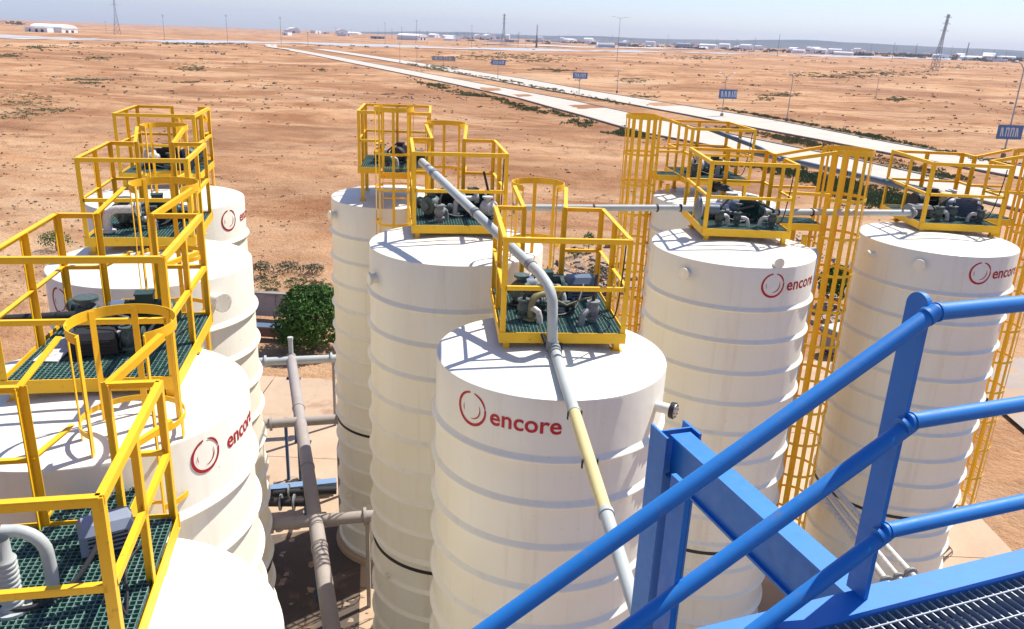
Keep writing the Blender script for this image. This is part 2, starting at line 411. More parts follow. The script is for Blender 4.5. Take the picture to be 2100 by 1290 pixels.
# far cross road with its pale verge, second far road, junction
FR = [(-700, 330), (-430, 400), (-276, 505), (-250, 590), (-218, 630), (-190, 690), (-152, 735), (-75, 765), (-6, 815), (66, 890), (205, 1088), (420, 1300), (900, 1700)]
FU = [(-720, 390), (-450, 455), (-300, 580), (-276, 665), (-245, 705), (-212, 765), (-165, 800), (-80, 832), (-6, 885), (72, 960), (225, 1170), (450, 1400), (950, 1830)]
strip('far_road', FR, FU, M['fartar'], 0.6, 0.9, 12)
strip('far_verge', [(x + 4, y - 14) for x, y in FR], [(x, y - 0.5) for x, y in FR], M['road'], 0.5, 0.7, 12)
strip('junction_apron', [(-175, 600), (-152, 520), (-128, 462)], [(-196, 640), (-164, 535), (-148, 500)], M['road'], 0.3, 0.4, 8)
strip('far_track', [(-60, 1250), (100, 1330), (400, 1600)], [(-60, 1330), (100, 1420), (420, 1720)], M['road'], 1.2, 1.5, 20)

# hills on the horizon
def build_hills():
    mb = MB(); nx, ny = 260, 10; vs = []
    for i in range(nx):
        a = math.radians(-14 + 62 * i / (nx - 1))
        ux = i / (nx - 1)
        h = 42 + 22 * (noise(np.array(ux * 9.0), np.array(3.3), 8) + 0.3 * noise(np.array(ux * 27.0), np.array(1.3), 9) + 0.08 * noise(np.array(ux * 90.0), np.array(1.3), 10))
        h = float(h) * min(1, max(0.0, (ux - 0.0) * 6)) 
        h += 26 * math.exp(-((ux - 0.52) / 0.10) ** 2)
        for k in range(ny):
            t = k / (ny - 1); d = 5600 + 1500 * t
            prof = math.sin(t * PI) ** 0.8 if 0 < t < 1 else 0
            x, y = d * math.sin(a), d * math.cos(a)
            vs.append((x, y, float(gz0(x, y)) - 6 + h * prof * (0.96 + 0.05 * math.sin(i * 0.23 + k * 2.1))))
    mb.add(vs, [(i * ny + k, (i + 1) * ny + k, (i + 1) * ny + k + 1, i * ny + k + 1) for i in range(nx - 1) for k in range(ny - 1)], True)
    o = bpy.data.objects.new('hills', mb.mesh('hills', M['hill'], 180)); COL.objects.link(o); struct(o)
build_hills()

# concrete yard under the silos, grey lane on the right
def slab(name, corners, mat, dz, n=14):
    a, b, c, d = [np.array(q, float) for q in corners]; mb = MB(); vs = []
    for i in range(n + 1):
        for k in range(n + 1):
            u, v = i / n, k / n; p = (a * (1 - u) + b * u) * (1 - v) + (d * (1 - u) + c * u) * v
            vs.append((p[0], p[1], float(gz0(p[0], p[1])) + dz))
    mb.add(vs, [(i * (n + 1) + k, (i + 1) * (n + 1) + k, (i + 1) * (n + 1) + k + 1, i * (n + 1) + k + 1) for i in range(n) for k in range(n)], False)
    o = bpy.data.objects.new(name, mb.mesh(name, mat)); COL.objects.link(o); return struct(o)
for i in range(4):
    for k in range(5):
        x0 = -15 + i * 6.6; y0 = -2 + k * 5.7; g = 0.012
        slab('concrete_slab', [(x0 + g, y0 + g), (x0 + 6.6 - g, y0 + g), (x0 + 6.6 - g, y0 + 5.7 - g), (x0 + g, y0 + 5.7 - g)], M['pad'], 0.015 + RNG.random() * 0.012, 6)
slab('grey_lane', [(14.2, -2), (20.5, -2), (23.0, 29), (15.6, 27)], M['asphalt'], 0.02, 8)
slab('shade_toned_gutter', [(-5.7, 8.0), (-1.9, 8.0), (-3.6, 17.6), (-6.6, 16.6)], M['gutter_shade'], 0.045, 8)  # dirty gutter strip, its colour darkened to deepen the shade between the rows

# ------------------------------------------------------------------ silos
R0 = 1.35
def arc_pts2d(r, a0, a1, w0, w1, n):
    o = []; i_ = []
    for k in range(n + 1):
        t = k / n; a = a0 + (a1 - a0) * t; w = w0 + (w1 - w0) * math.sin(PI * t)
        o.append(((r + w / 2) * math.cos(a), (r + w / 2) * math.sin(a))); i_.append(((r - w / 2) * math.cos(a), (r - w / 2) * math.sin(a)))
    return o, i_
def wrap(p, R, az0, z0, lift=0.004):
    a = az0 + p[0] / R; return ((R + lift) * math.sin(a), -(R + lift) * math.cos(a), z0 + p[1])
def logo_ring(mb, R, ks=1.0):
    for r, a0, a1, w0, w1, n in ((0.185, 98, 82 + 300 - 12, 0.022, 0.036, 70), (0.185, 12, 80, 0.012, 0.026, 20), (0.115, -95, 28, 0.004, 0.016, 28), (0.118, 165, 205, 0.003, 0.010, 10)):
        o, i_ = arc_pts2d(r, math.radians(a0), math.radians(a1), w0, w1, n)
        vs = [wrap((q[0] * ks, q[1] * ks), R, 0, 0) for q in o + i_]; m = n + 1
        mb.add(vs, [(k, k + 1, m + k + 1, m + k) for k in range(n)])
TEXT = {}
def text_mesh2d(s):
    if s not in TEXT:
        c = bpy.data.curves.new('lettering', 'FONT'); c.body = s; c.size = 1; c.offset = 0.018; c.space_character = 1.02; c.resolution_u = 5
        o = bpy.data.objects.new('lettering', c); COL.objects.link(o)
        bpy.context.view_layer.update()
        me = bpy.data.meshes.new_from_object(o.evaluated_get(bpy.context.evaluated_depsgraph_get()))
        vs = [tuple(v.co) for v in me.vertices]; fs = [tuple(p.vertices) for p in me.polygons]
        bpy.data.objects.remove(o); bpy.data.curves.remove(c); bpy.data.meshes.remove(me); TEXT[s] = (vs, fs)
    return TEXT[s]
def logo_text(mb, R, ks=1.0):
    vs, fs = text_mesh2d('encore'); xs = [v[0] for v in vs]; x0, x1 = min(xs), max(xs); k = 0.78 * ks / (x1 - x0)
    mb.add([wrap(((v[0] - x0) * k, v[1] * k), R, 0, 0) for v in vs], fs)

def tank(name, x, y, h, R, label, logo=None, nozzles=(), lug=None, group='white silos in three rows', seal=True, ks=1.0, lz=-0.285):
    zr = -h; zb = float(gz0(x, y)) + 0.0; H = zr - zb
    t = thing('storage_silo', label, 'silo', (x, y, zb), 0, group)
    kz = ('%.2f' % R)
    part('shell', t, None, lambda mb: mb.lathe([(R, 0.0), (R, H * 0.33), (R, H * 0.66), (R, H - 0.02), (R - 0.006, H - 0.006), (R - 0.02, H)], 128), M['tank'])
    part('roof', t, 'roof' + kz, lambda mb: mb.lathe([(R - 0.02, 0), (R - 0.05, 0.006), (R * 0.5, 0.042), (0.25, 0.075), (0.0, 0.085)], 96), M['tank'], (0, 0, H))
    z = H - 0.71; i = 0
    while z > 0.25:
        if i != 8 or not seal:
            part('rib', t, 'rib' + kz, lambda mb: mb.lathe([(R - 0.003, 0.066), (R + 0.008, 0.048), (R + 0.032, 0.024), (R + 0.048, 0.008), (R + 0.051, 0.0), (R + 0.049, -0.008), (R + 0.034, -0.020), (R + 0.008, -0.030), (R - 0.003, -0.036)], 128), M['tank'], (0, 0, z), (0, 0, 0.3 * i))
        else:
            part('rib', t, 'rib' + kz, None, M['tank'], (0, 0, z + 0.03))
            part('seal_band', t, 'seal' + kz, lambda mb: mb.lathe([(R - 0.01, 0.03), (R + 0.016, 0.026), (R + 0.02, 0.0), (R + 0.016, -0.026), (R - 0.01, -0.03)], 96), M['black'], (0, 0, z - 0.13))
        z -= 0.54; i += 1
    part('base_skirt', t, 'skirt' + kz, lambda mb: mb.lathe([(R + 0.001, 0.16), (R + 0.12, 0.14), (R + 0.14, 0.0)], 64), M['pad'], (0, 0, 0.0))
    if logo is not None:
        a, az_t = logo
        part('logo_ring', t, 'logoring%.2f' % ks + kz, lambda mb: logo_ring(mb, R, ks), M['red'], (0, 0, H + lz), (0, 0, math.radians(a)))
        if az_t is not None:
            part('logo_lettering', t, 'logotext%.2f' % ks + kz, lambda mb: logo_text(mb, R, ks), M['red'], (0, 0, H + lz - 0.1 * ks), (0, 0, math.radians(az_t)))
    for az, dz, L, r, kind in nozzles:
        def nb(mb, L=L, r=r):
            mb.lathe([(r * 0.72, -0.02), (r * 0.72, L - 0.03), (r, L - 0.03), (r, L), (0.0, L)], 24, AY.transposed() if False else Matrix.Rotation(PI / 2, 3, 'X'))
        a = math.radians(az)
        n = part('nozzle', t, 'noz%.2f%.2f' % (L, r), nb, M['tank'], (R * math.sin(a), -R * math.cos(a), H + dz), (0, 0, a))
        if kind == 'steel':
            part('blind_flange', n, 'blind%.2f%.2f' % (L, r), lambda mb, L=L, r=r: mb.lathe([(r * 0.96, L + 0.024), (r * 0.94, L + 0.032), (0, L + 0.032)], 28, Matrix.Rotation(PI / 2, 3, 'X')), M['steel'])
            part('gasket_ring', n, 'gask%.2f%.2f' % (L, r), lambda mb, L=L, r=r: mb.lathe([(r * 1.04, L - 0.03), (r * 1.10, L - 0.02), (r * 1.10, L + 0.018), (r * 1.0, L + 0.026), (r * 0.9, L + 0.02)], 28, Matrix.Rotation(PI / 2, 3, 'X')), M['black'])
            def bolts(mb, L=L, r=r):
                for k in range(8):
                    q = 2 * PI * k / 8; mb.lathe([(0.006, 0), (0.006, 0.010), (0, 0.010)], 6, Matrix.Rotation(PI / 2, 3, 'X'), (r * 0.80 * math.cos(q), -(L + 0.032), r * 0.80 * math.sin(q)), False)
            part('bolts', n, 'blt%.2f%.2f' % (L, r), bolts, M['black'])
        else:
            def rimb(mb, L=L, r=r):
                for k in range(10):
                    q = 2 * PI * k / 10; mb.lathe([(0.006, 0), (0.006, 0.008), (0, 0.008)], 6, Matrix.Rotation(PI / 2, 3, 'X'), (r * 0.86 * math.cos(q), -L, r * 0.86 * math.sin(q)), False)
            part('bolts', n, 'blw%.2f%.2f' % (L, r), rimb, M['tank'])
    if lug is not None:
        a = math.radians(lug)
        def lb(mb):
            mb.lathe([(0.0, 0), (0.085, 0), (0.085, 0.025), (0.0, 0.025)], 24, Matrix.Rotation(PI / 2, 3, 'X'), (0, 0, 0.06), False)
            mb.box((0, 0.03, 0.02), (0.16, 0.06, 0.06))
        part('rim_lug', t, 'lug', lb, M['tank'], ((R - 0.03) * math.sin(a), -(R - 0.03) * math.cos(a), H + 0.0), (0, 0, a))
    return t, H, zb

T = {'M1': (0.481, 8.851, 3.493, 1.35), 'M2': (-0.911, 12.228, 3.07, 1.35), 'M3': (-2.642, 17.243, 3.358, 1.35),
     'R4': (3.666, 13.266, 3.179, 1.35), 'Rb': (4.46, 18.2, 3.27, 1.36), 'R5': (7.809, 14.688, 3.203, 1.35),
     'L1': (-3.85, 6.75, 3.30, 1.38), 'L2': (-5.142, 10.992, 3.214, 1.35), 'L3': (-6.62, 15.0, 3.13, 1.40), 'L0': (-2.727, 4.009, 3.80, 1.35)}
TL = {'M1': 'front white silo of the middle row with its whole red logo facing the camera',
      'M2': 'plain white silo second in the middle row, with a plate on its upper left',
      'M3': 'plain white silo rearmost in the middle row, beside the round bush',
      'R4': 'white silo behind the blue stair rails with red logo at its right edge',
      'Rb': 'small looking white silo half hidden behind the silo with the rim lug',
      'R5': 'rightmost white silo, behind the tall blue post, with red logo',
      'L1': 'white silo second from the camera in the left row, large red logo',
      'L2': 'white silo third in the left row with a round white cap on its side',
      'L3': 'white silo farthest in the left row with red logo over the sand',
      'L0': 'white silo cut off by the bottom left corner, only its roof showing'}
tank('M1', *T['M1'], TL['M1'], (-40, -29.5), [(60, -0.33, 0.20, 0.085, 'steel'), (-62, -3.9, 0.10, 0.07, 'w')])
tank('M2', *T['M2'], TL['M2'], None, [(-58, -0.42, 0.12, 0.10, 'w'), (60, -0.4, 0.22, 0.1, 'steel'), (-45, -5.5, 0.08, 0.05, 'w')])
tank('M3', *T['M3'], TL['M3'], None, [(-56, -0.30, 0.14, 0.10, 'w'), (-44, -6.85, 0.10, 0.09, 'w'), (-18, -6.95, 0.10, 0.09, 'w')])
tank('R4', *T['R4'], TL['R4'], (15, 26), [(-43.7, -0.24, 0.10, 0.10, 'w')], 17.6)
tank('Rb', *T['Rb'], TL['Rb'], None, [])
tank('R5', *T['R5'], TL['R5'], (7, 17.5), [(-35, -0.23, 0.10, 0.10, 'w'), (-72, -0.25, 0.16, 0.07, 'w')])
tank('L1', *T['L1'], TL['L1'], (65, 76.5), [(20, -0.5, 0.1, 0.09, 'w')], ks=0.80, lz=-0.235)
tank('L2', *T['L2'], TL['L2'], (-33, None), [(56, -0.29, 0.22, 0.13, 'w')])
tank('L3', *T['L3'], TL['L3'], (71, 86), [])
tank('L0', *T['L0'], TL['L0'], None, [])

# ------------------------------------------------------------------ service platforms
PW, PD, RH, JN, NL_ = 1.43, 1.74, 1.13, 0.28, 0.60
def path_for(side, nc, PD=PD, NL_=NL_, hx=0.0):
    w, d = PW / 2, PD; h = 0.36
    if side == 'B':
        return [(nc + hx - h, d + NL_), (nc - JN, d), (-w, d), (-w, 0), (w, 0), (w, d), (nc + JN, d), (nc + hx + h, d + NL_)]
    if side == 'F':
        return [(nc + h, -NL_), (nc + JN, 0), (w, 0), (w, d), (-w, d), (-w, 0), (nc - JN, 0), (nc - h, -NL_)]
    if side == 'R':
        return [(w + NL_, nc + h), (w, nc + JN), (w, d), (-w, d), (-w, 0), (w, 0), (w, nc - JN), (w + NL_, nc - h)]
    if side == 'L':
        return [(-w - NL_, nc - h), (-w, nc - JN), (-w, 0), (w, 0), (w, d), (-w, d), (-w, nc + JN), (-w - NL_, nc + h)]
def grate(mb, x0, x1, y0, y1, pitch=0.043, depth=0.035, t=0.0055, z=0.0):
    nx = int(round((x1 - x0) / pitch)); ny = int(round((y1 - y0) / pitch))
    for i in range(nx + 1):
        x = x0 + (x1 - x0) * i / nx; mb.box((x, (y0 + y1) / 2, z - depth / 2), (t, y1 - y0, depth))
    for k in range(ny + 1):
        y = y0 + (y1 - y0) * k / ny; mb.box(((x0 + x1) / 2, y, z - depth / 2 - 0.0015), (x1 - x0, t, depth))
def platform(key, px, py, yaw, zf, zroof, label, side='B', nc=0.0, PD=PD, NL_=NL_, hx=0.0, hz=0.17):
    t = thing('service_platform', label, 'platform', (px, py, zf), yaw, 'yellow service platforms on the silos')
    P = path_for(side, nc, PD, NL_, hx); w, d = PW / 2, PD; kk = side + '%.2f_%.2f_%.2f_%.2f_%.2f' % (nc, PD, NL_, hx, hz); dk = '%.2f' % PD
    # top and mid rails
    for i in range(len(P) - 1):
        a, b = P[i], P[i + 1]
        za = RH + (hz if i == 0 else 0); zb = RH + (hz if i == len(P) - 2 else 0)
        part('top_rail', t, 'tr%s%d' % (kk, i), lambda mb, a=a, b=b, za=za, zb=zb: mb.angle((*a, za), (*b, zb), 0.05, 0.009), M['yellow'])
        if 0 < i < len(P) - 2:
            ea = Vector(a); eb = Vector(b); u = (eb - ea).normalized() * 0.02
            part('mid_rail', t, 'mr%s%d' % (kk, i), lambda mb, a=ea + u, b=eb - u: mb.angle((*a, RH * 0.5), (*b, RH * 0.5), 0.042, 0.008), M['yellow'])
        else:
            part('mid_rail', t, 'mr%s%d' % (kk, i), lambda mb, a=a, b=b: mb.angle((*a, RH * 0.5), (*b, RH * 0.5), 0.042, 0.008), M['yellow'])
    # posts
    posts = [(p, Vector(p)) for p in P[1:-1]]
    for i in range(1, len(P) - 2):
        a, b = Vector(P[i]), Vector(P[i + 1])
        if (b - a).length > 1.2 and abs(a.y) + abs(b.y) > 0.01: posts.append((None, (a + b) / 2))
    c = Vector((0, d / 2))
    for _, q in posts:
        sx = 1 if q.x >= 0 else -1; sy = 1 if q.y >= c.y else -1
        def pb(mb, sx=sx, sy=sy):
            mb.box((0, sy * 0.027, RH / 2 - 0.06), (0.062, 0.008, RH + 0.118)); mb.box((sx * 0.027, -sy * 0.004, RH / 2 - 0.06), (0.008, 0.053, RH + 0.114))
        ins = 0.010
        part('post', t, 'post%d%d' % (sx, sy), pb, M['yellow'], (q.x - sx * ins, q.y - sy * ins, 0))
    # edge beams (channels)
    segs = [((-w, 0), (w, 0)), ((w, 0), (w, d)), ((w, d), (-w, d)), ((-w, d), (-w, 0))]
    for i, (a, b) in enumerate(segs):
        def eb(mb, a=a, b=b):
            A = Vector((*a, -0.050)); B = Vector((*b, -0.050)); u = (B - A).normalized(); nn = Vector((-u.y, u.x, 0))
            e = 0.03 if abs(u.x) > 0.5 else -0.032
            A = A - u * e; B = B + u * e
            mb.bar(A - nn * 0.026, B - nn * 0.026, 0.01, 0.128); mb.bar(A + nn * 0.004 - Vector((0, 0, 0.059)), B + nn * 0.004 - Vector((0, 0, 0.059)), 0.048, 0.009)
        part('edge_beam', t, 'eb%d' % i + dk, eb, M['yellow'])
    for x in (-0.3, 0.3):
        part('floor_joist', t, 'joist' + dk, lambda mb: mb.box((0, d / 2, -0.085), (0.05, d - 0.07, 0.07)), M['yellow'], (x, 0, 0))
    part('floor_grating', t, 'grate' + dk, lambda mb: grate(mb, -w + 0.012, w - 0.012, 0.012, d - 0.012), M['green_grating'])
    part('under_shade_plate', t, 'uplate' + dk, lambda mb: mb.box((0, d / 2, -0.046), (PW - 0.03, d - 0.03, 0.006)), M['undershade'])  # added dark plate, stands in for the shade between the bars
    # neck to the ladder
    L = NL_ - 0.08; lk = '%.2f' % NL_
    nk = {'B': ((nc, d + 0.035), 0), 'F': ((nc, -0.035), PI), 'R': ((w + 0.035, nc), -PI / 2), 'L': ((-w - 0.035, nc), PI / 2)}[side]
    def ng(mb): grate(mb, -JN + 0.012, JN - 0.012, 0.004, L)
    part('neck_grating', t, 'ngrate' + lk, ng, M['green_grating'], (*nk[0], 0.0), (0, 0, nk[1]))
    part('under_shade_plate', t, 'nplate' + lk, lambda mb: mb.box((0, L / 2, -0.046), (2 * JN - 0.03, L - 0.01, 0.006)), M['undershade'], (*nk[0], 0.0), (0, 0, nk[1]))  # same added shade plate below the neck
    for sx in (-1, 1):
        part('neck_beam', t, 'nbeam%d' % sx + lk, lambda mb, sx=sx: (mb.box((sx * (JN + 0.008), L / 2, -0.055), (0.01, L, 0.125)), mb.box((sx * (JN - 0.022), L / 2, -0.112), (0.048, L, 0.009))), M['yellow'], (*nk[0], 0), (0, 0, nk[1]))
    part('neck_beam', t, 'nbeamf' + lk, lambda mb: mb.box((0, L + 0.008, -0.055), (2 * JN + 0.03, 0.01, 0.125)), M['yellow'], (*nk[0], 0), (0, 0, nk[1]))
    # feet down to the roof
    fh = zf - zroof - 0.114
    for fx, fy in ((-w + 0.06, 0.05), (w - 0.06, 0.05), (-w + 0.06, min(d - 0.05, 1.15)), (w - 0.06, min(d - 0.05, 1.15))):
        part('foot', t, 'foot%.2f' % fh, lambda mb: (mb.box((0, 0, -0.112 - fh / 2 - 0.02), (0.07, 0.07, fh + 0.04)), mb.box((0, 0, -0.112 - fh - 0.005), (0.13, 0.13, 0.014))), M['yellow'], (fx, fy, 0))
    # ladder anchor point in world space
    th = yaw; cs, sn = math.cos(th), math.sin(th)
    lp = {'B': (nc + hx, d + NL_), 'F': (nc, -NL_), 'R': (w + NL_, nc), 'L': (-w - NL_, nc)}[side]
    wx = px + cs * lp[0] - sn * lp[1]; wy = py + sn * lp[0] + cs * lp[1]
    return t, (wx, wy, zf, yaw + nk[1])

def ladder(anchor, label, wall=None, low=2.2, frame=False, rise=1.30, R=0.37):
    """caged ladder: local +y points away from the platform"""
    x, y, zf, a = anchor; zg = float(gz0(x, y))
    t = thing('caged_ladder', label, 'ladder', (x, y, zg), a, 'yellow caged ladders')
    H = zf - zg; top = H + rise; kk = '%.2f_%.2f_%.2f' % (H, rise, R)
    for sx in (-1, 1):
        part('stile', t, 'stile' + kk, lambda mb: mb.box((0, 0, (top + 0.1) / 2), (0.012, 0.065, top - 0.1)), M['yellow'], (sx * 0.24, 0, 0))
    z = 0.35
    while z < H - 0.1:
        part('rung', t, 'rung', lambda mb: mb.tube([(-0.235, 0, 0), (0.235, 0, 0)], 0.014, 8), M['yellow'], (0, 0, z)); z += 0.30
    c0 = math.sqrt(R * R - 0.24 * 0.24)
    def hoop(mb, hh, tt=0.007):
        a0 = math.atan2(-c0, 0.24); a1 = PI - a0; n = 28; vs = []; fs = []
        for k in range(n + 1):
            q = a0 + (a1 - a0) * k / n
            for r, zz_ in ((R, -hh / 2), (R, hh / 2), (R + tt, hh / 2), (R + tt, -hh / 2)):
                vs.append((r * math.cos(q), c0 + r * math.sin(q), zz_))
        for k in range(n):
            for j in range(4):
                j2 = (j + 1) % 4; fs.append((k * 4 + j, k * 4 + j2, (k + 1) * 4 + j2, (k + 1) * 4 + j))
        fs += [(3, 2, 1, 0), (n * 4, n * 4 + 1, n * 4 + 2, n * 4 + 3)]; mb.add(vs, fs, True)
    part('cage_hoop', t, 'hoopt%.2f' % R, lambda mb: hoop(mb, 0.085), M['yellow'], (0, 0, top - 0.03))
    z = top - 0.85; zs = []
    while z > low:
        zs.append(z); z -= 0.68
    for z in zs: part('cage_hoop', t, 'hoop%.2f' % R, lambda mb: hoop(mb, 0.05), M['yellow'], (0, 0, z))
    zl = zs[-1] - 0.02
    for q in ((-30, -4, 22, 45, 68, 90, 112, 135, 158, 184, 210) if frame or low < 1 else (-8, 42, 90, 138, 188)):
        qa = math.radians(q)
        part('cage_bar', t, 'cbar%d' % frame + kk + '%.1f' % zl, lambda mb: mb.box((0, 0, (zl + top) / 2), (0.007, 0.062 if frame else 0.052, top - zl)), M['yellow'], ((R - 0.005) * math.cos(qa), c0 + (R - 0.005) * math.sin(qa), 0), (0, 0, qa))
    if frame:
        for sx in (-1, 1):
            part('support_column', t, 'scol' + kk, lambda mb: mb.box((0, 0, (H - 0.2) / 2), (0.075, 0.075, H - 0.2)), M['yellow'], (sx * 0.31, -0.30, 0))
        zc = 0.4; k_ = 1
        while zc < H - 1.6:
            part('brace', t, 'sbrc%d' % k_, lambda mb: mb.bar((-0.31 * k_, -0.30, 0), (0.31 * k_, -0.30, 1.15), 0.04, 0.008, (0, 1, 0)), M['yellow'], (0, 0, zc))
            part('strut', t, 'sstr', lambda mb: mb.box((0, -0.30, 0), (0.55, 0.05, 0.008)), M['yellow'], (0, 0, zc))
            zc += 1.2; k_ = -k_
    if wall:
        for z in np.arange(1.6, H - 0.4, 1.7):
            for sx in (-1, 1):
                part('bracket', t, 'brk%.2f' % wall, lambda mb: mb.box((0, -wall / 2, 0), (0.05, wall, 0.008)), M['yellow'], (sx * 0.225, 0, z))
    return t

rd = math.radians
PL = {}
def pl(key, px, py, yaw, zf, side='B', nc=0.0, low=2.2, wall=None, desc='', PD=PD, frame=False, NL_=NL_, hx=0.0, hz=0.17, hr=0.37):
    zr = -T[key][2] + 0.04; zf += 0.05
    t, an = platform(key, px, py, rd(yaw), zf, zr, 'yellow railed platform with dark green grating on ' + desc, side, nc, PD, NL_, hx, hz)
    PL[key] = (px, py, rd(yaw), zf)
    ladder(an, 'yellow caged ladder climbing to the platform on ' + desc, wall, low, frame, RH + hz, hr)
D = {'M1': 'the front middle silo', 'M2': 'the second middle silo', 'M3': 'the rearmost middle silo', 'R4': 'the silo behind the stair rails',
     'Rb': 'the rear right silo', 'R5': 'the rightmost silo', 'L1': 'the second silo of the left row', 'L2': 'the third silo of the left row',
     'L3': 'the farthest silo of the left row', 'L0': 'the silo cut off bottom left'}
pl('M1', 0.601, 8.811, 5.5, -3.293, 'B', -0.06, wall=0.78, desc=D['M1'])
pl('M2', -0.881, 12.338, 8.7, -2.880, 'B', -0.08, wall=0.85, desc=D['M2'])
pl('M3', -2.54, 16.55, 6.1, -2.70, 'F', 0.04, desc=D['M3'])
pl('R4', 3.886, 13.336, 0.5, -2.969, 'R', 1.0, wall=0.5, low=0.7, frame=True, NL_=0.84, hr=0.42, desc=D['R4'])
pl('Rb', 4.50, 18.15, 6.0, -2.90, 'L', 0.75, wall=0.4, low=0.7, frame=True, hr=0.40, desc=D['Rb'])
pl('R5', 8.30, 14.90, 0.0, -3.03, 'R', 1.0, wall=0.5, low=0.8, frame=True, NL_=0.74, hr=0.42, desc=D['R5'])
pl('L1', -3.756, 6.592, 10.6, -3.108, 'B', -0.05, wall=0.8, desc=D['L1'], hx=0.22)
pl('L2', -5.382, 11.222, 12.5, -3.00, 'B', -0.05, wall=0.8, desc=D['L2'])
pl('L3', -6.964, 15.592, 11.4, -2.85, 'B', 0.25, wall=1.0, desc=D['L3'], NL_=0.4, hz=-0.30)
pl('L0', -2.888, 3.616, 12.0, -3.62, 'B', 0.08, wall=0.6, desc=D['L0'], PD=1.54, NL_=0.52, hx=0.20, hr=0.40)

# ------------------------------------------------------------------ machines on the platforms
def onp(key, lx, ly, lz=0.0):
    px, py, a, zf = PL[key]; c, s = math.cos(a), math.sin(a)
    return (px + c * lx - s * ly, py + s * lx + c * ly, zf + lz)
XM = AX
def motor(key, lx, ly, rz, label, mat='dkgreen', k=1.0, lz=0.0):
    t = thing('electric_motor', label, 'motor', onp(key, lx, ly, lz), PL[key][2] + rz, 'machines on the silo platforms'); t.scale = (k, k, k)
    m = M[mat]
    def fins(mb):
        n = 56; prof = [0.150 if i % 2 else 0.122 for i in range(n)]
        for e, x in enumerate((-0.20, 0.16)):
            pass
        vs = [(x, prof[i] * math.cos(2 * PI * i / n), 0.19 + prof[i] * math.sin(2 * PI * i / n)) for x in (-0.20, 0.16) for i in range(n)]
        mb.add(vs, [(i, (i + 1) % n, n + (i + 1) % n, n + i) for i in range(n)] + [tuple(range(n - 1, -1, -1)), tuple(range(n, 2 * n))])
    part('finned_body', t, 'mfins' + mat, fins, m)
    part('end_bell', t, 'mbell' + mat, lambda mb: mb.lathe([(0.150, 0.158), (0.152, 0.18), (0.13, 0.215), (0.07, 0.235), (0.05, 0.27), (0.0, 0.27)], 24, XM, (0, 0, 0.19)), m)
    part('fan_cover', t, 'mfan' + mat, lambda mb: mb.lathe([(0.155, -0.19), (0.158, -0.30), (0.14, -0.325), (0.05, -0.33), (0.0, -0.33)], 24, XM, (0, 0, 0.19)), M['bluegrey'] if mat == 'dkgreen' else m)
    part('terminal_box', t, 'mtbox' + mat, lambda mb: (mb.box((-0.02, 0, 0.365), (0.15, 0.13, 0.075)), mb.box((-0.02, 0, 0.41), (0.165, 0.145, 0.014))), m)
    for sx in (-0.14, 0.10):
        part('mount_foot', t, 'mfoot' + mat, lambda mb: (mb.box((0, 0, 0.01), (0.06, 0.30, 0.02)), mb.box((0, 0.08, 0.055), (0.03, 0.03, 0.09)), mb.box((0, -0.08, 0.055), (0.03, 0.03, 0.09))), m, (sx, 0, 0))
    return t
def gear_pump(key, lx, ly, rz, label, mat='grey', k=1.0):
    mat = {'grey': 'darkgrey'}.get(mat, mat); label = label.replace('grey', 'dark grey', 1) if mat == 'darkgrey' else label
    t = thing('rotary_blower', label, 'pump', onp(key, lx, ly), PL[key][2] + rz, 'machines on the silo platforms'); t.scale = (k, k, k)
    m = M[mat]
    part('casing', t, 'gcas' + mat, lambda mb: mb.lathe([(0.0, -0.13), (0.06, -0.13), (0.075, -0.10), (0.13, -0.085), (0.145, -0.06), (0.145, 0.06), (0.13, 0.085), (0.08, 0.10), (0.06, 0.16), (0.0, 0.16)], 28, XM, (0, 0, 0.19)), m)
    part('inlet_flange', t, 'gin' + mat, lambda mb: mb.lathe([(0.06, 0.30), (0.06, 0.37), (0.10, 0.37), (0.10, 0.40), (0.0, 0.40)], 24), m)
    part('outlet_flange', t, 'gout' + mat, lambda mb: mb.lathe([(0.05, 0.1), (0.05, 0.21), (0.09, 0.21), (0.09, 0.24), (0.0, 0.24)], 24, AY, (0, 0, 0.19)), m)
    part('base_plate', t, 'gbase' + mat, lambda mb: (mb.box((0, 0, 0.012), (0.26, 0.24, 0.024)), mb.box((0, 0, 0.05), (0.08, 0.2, 0.06))), M['black'])
    def bl(mb):
        for i in range(10):
            q = 2 * PI * i / 10; mb.lathe([(0.010, 0), (0.010, 0.014), (0, 0.014)], 6, XM, (0.066, 0.118 * math.cos(q), 0.19 + 0.118 * math.sin(q)), False)
    part('bolts', t, 'gbolt', bl, M['black'])
    return t
def lever_valve(key, lx, ly, rz, label, mat='white', k=1.0, tilt=0.5, lz=0.0):
    t = thing('lever_valve', label, 'valve', onp(key, lx, ly, lz), PL[key][2] + rz, 'valves on the silo platforms'); t.scale = (k, k, k)
    m = M['darkgrey' if mat == 'white' else mat]; t.scale = (k * 0.88,) * 3
    part('valve_body', t, 'vb' + mat, lambda mb: mb.lathe([(0.045, 0.0), (0.045, 0.05), (0.08, 0.05), (0.08, 0.075), (0.05, 0.08), (0.075, 0.125), (0.08, 0.16), (0.07, 0.20), (0.05, 0.235), (0.08, 0.24), (0.08, 0.265), (0.0, 0.27)], 24), m)
    part('outlet', t, 'vo' + mat, lambda mb: mb.tube([(0.05, 0, 0.16), (0.14, 0, 0.16), (0.19, 0, 0.13), (0.21, 0, 0.06), (0.21, 0, 0.0)], 0.038, 14), M[mat])
    part('lever_handle', t, 'vl%.1f' % tilt, lambda mb: (mb.tube([(0, 0, 0.26), (0, 0, 0.33)], 0.022, 10), mb.bar((0, 0, 0.32), (0.30 * math.sin(tilt), 0.05, 0.32 + 0.30 * math.cos(tilt)), 0.035, 0.016, (0, 1, 0))), M['black'])
    return t
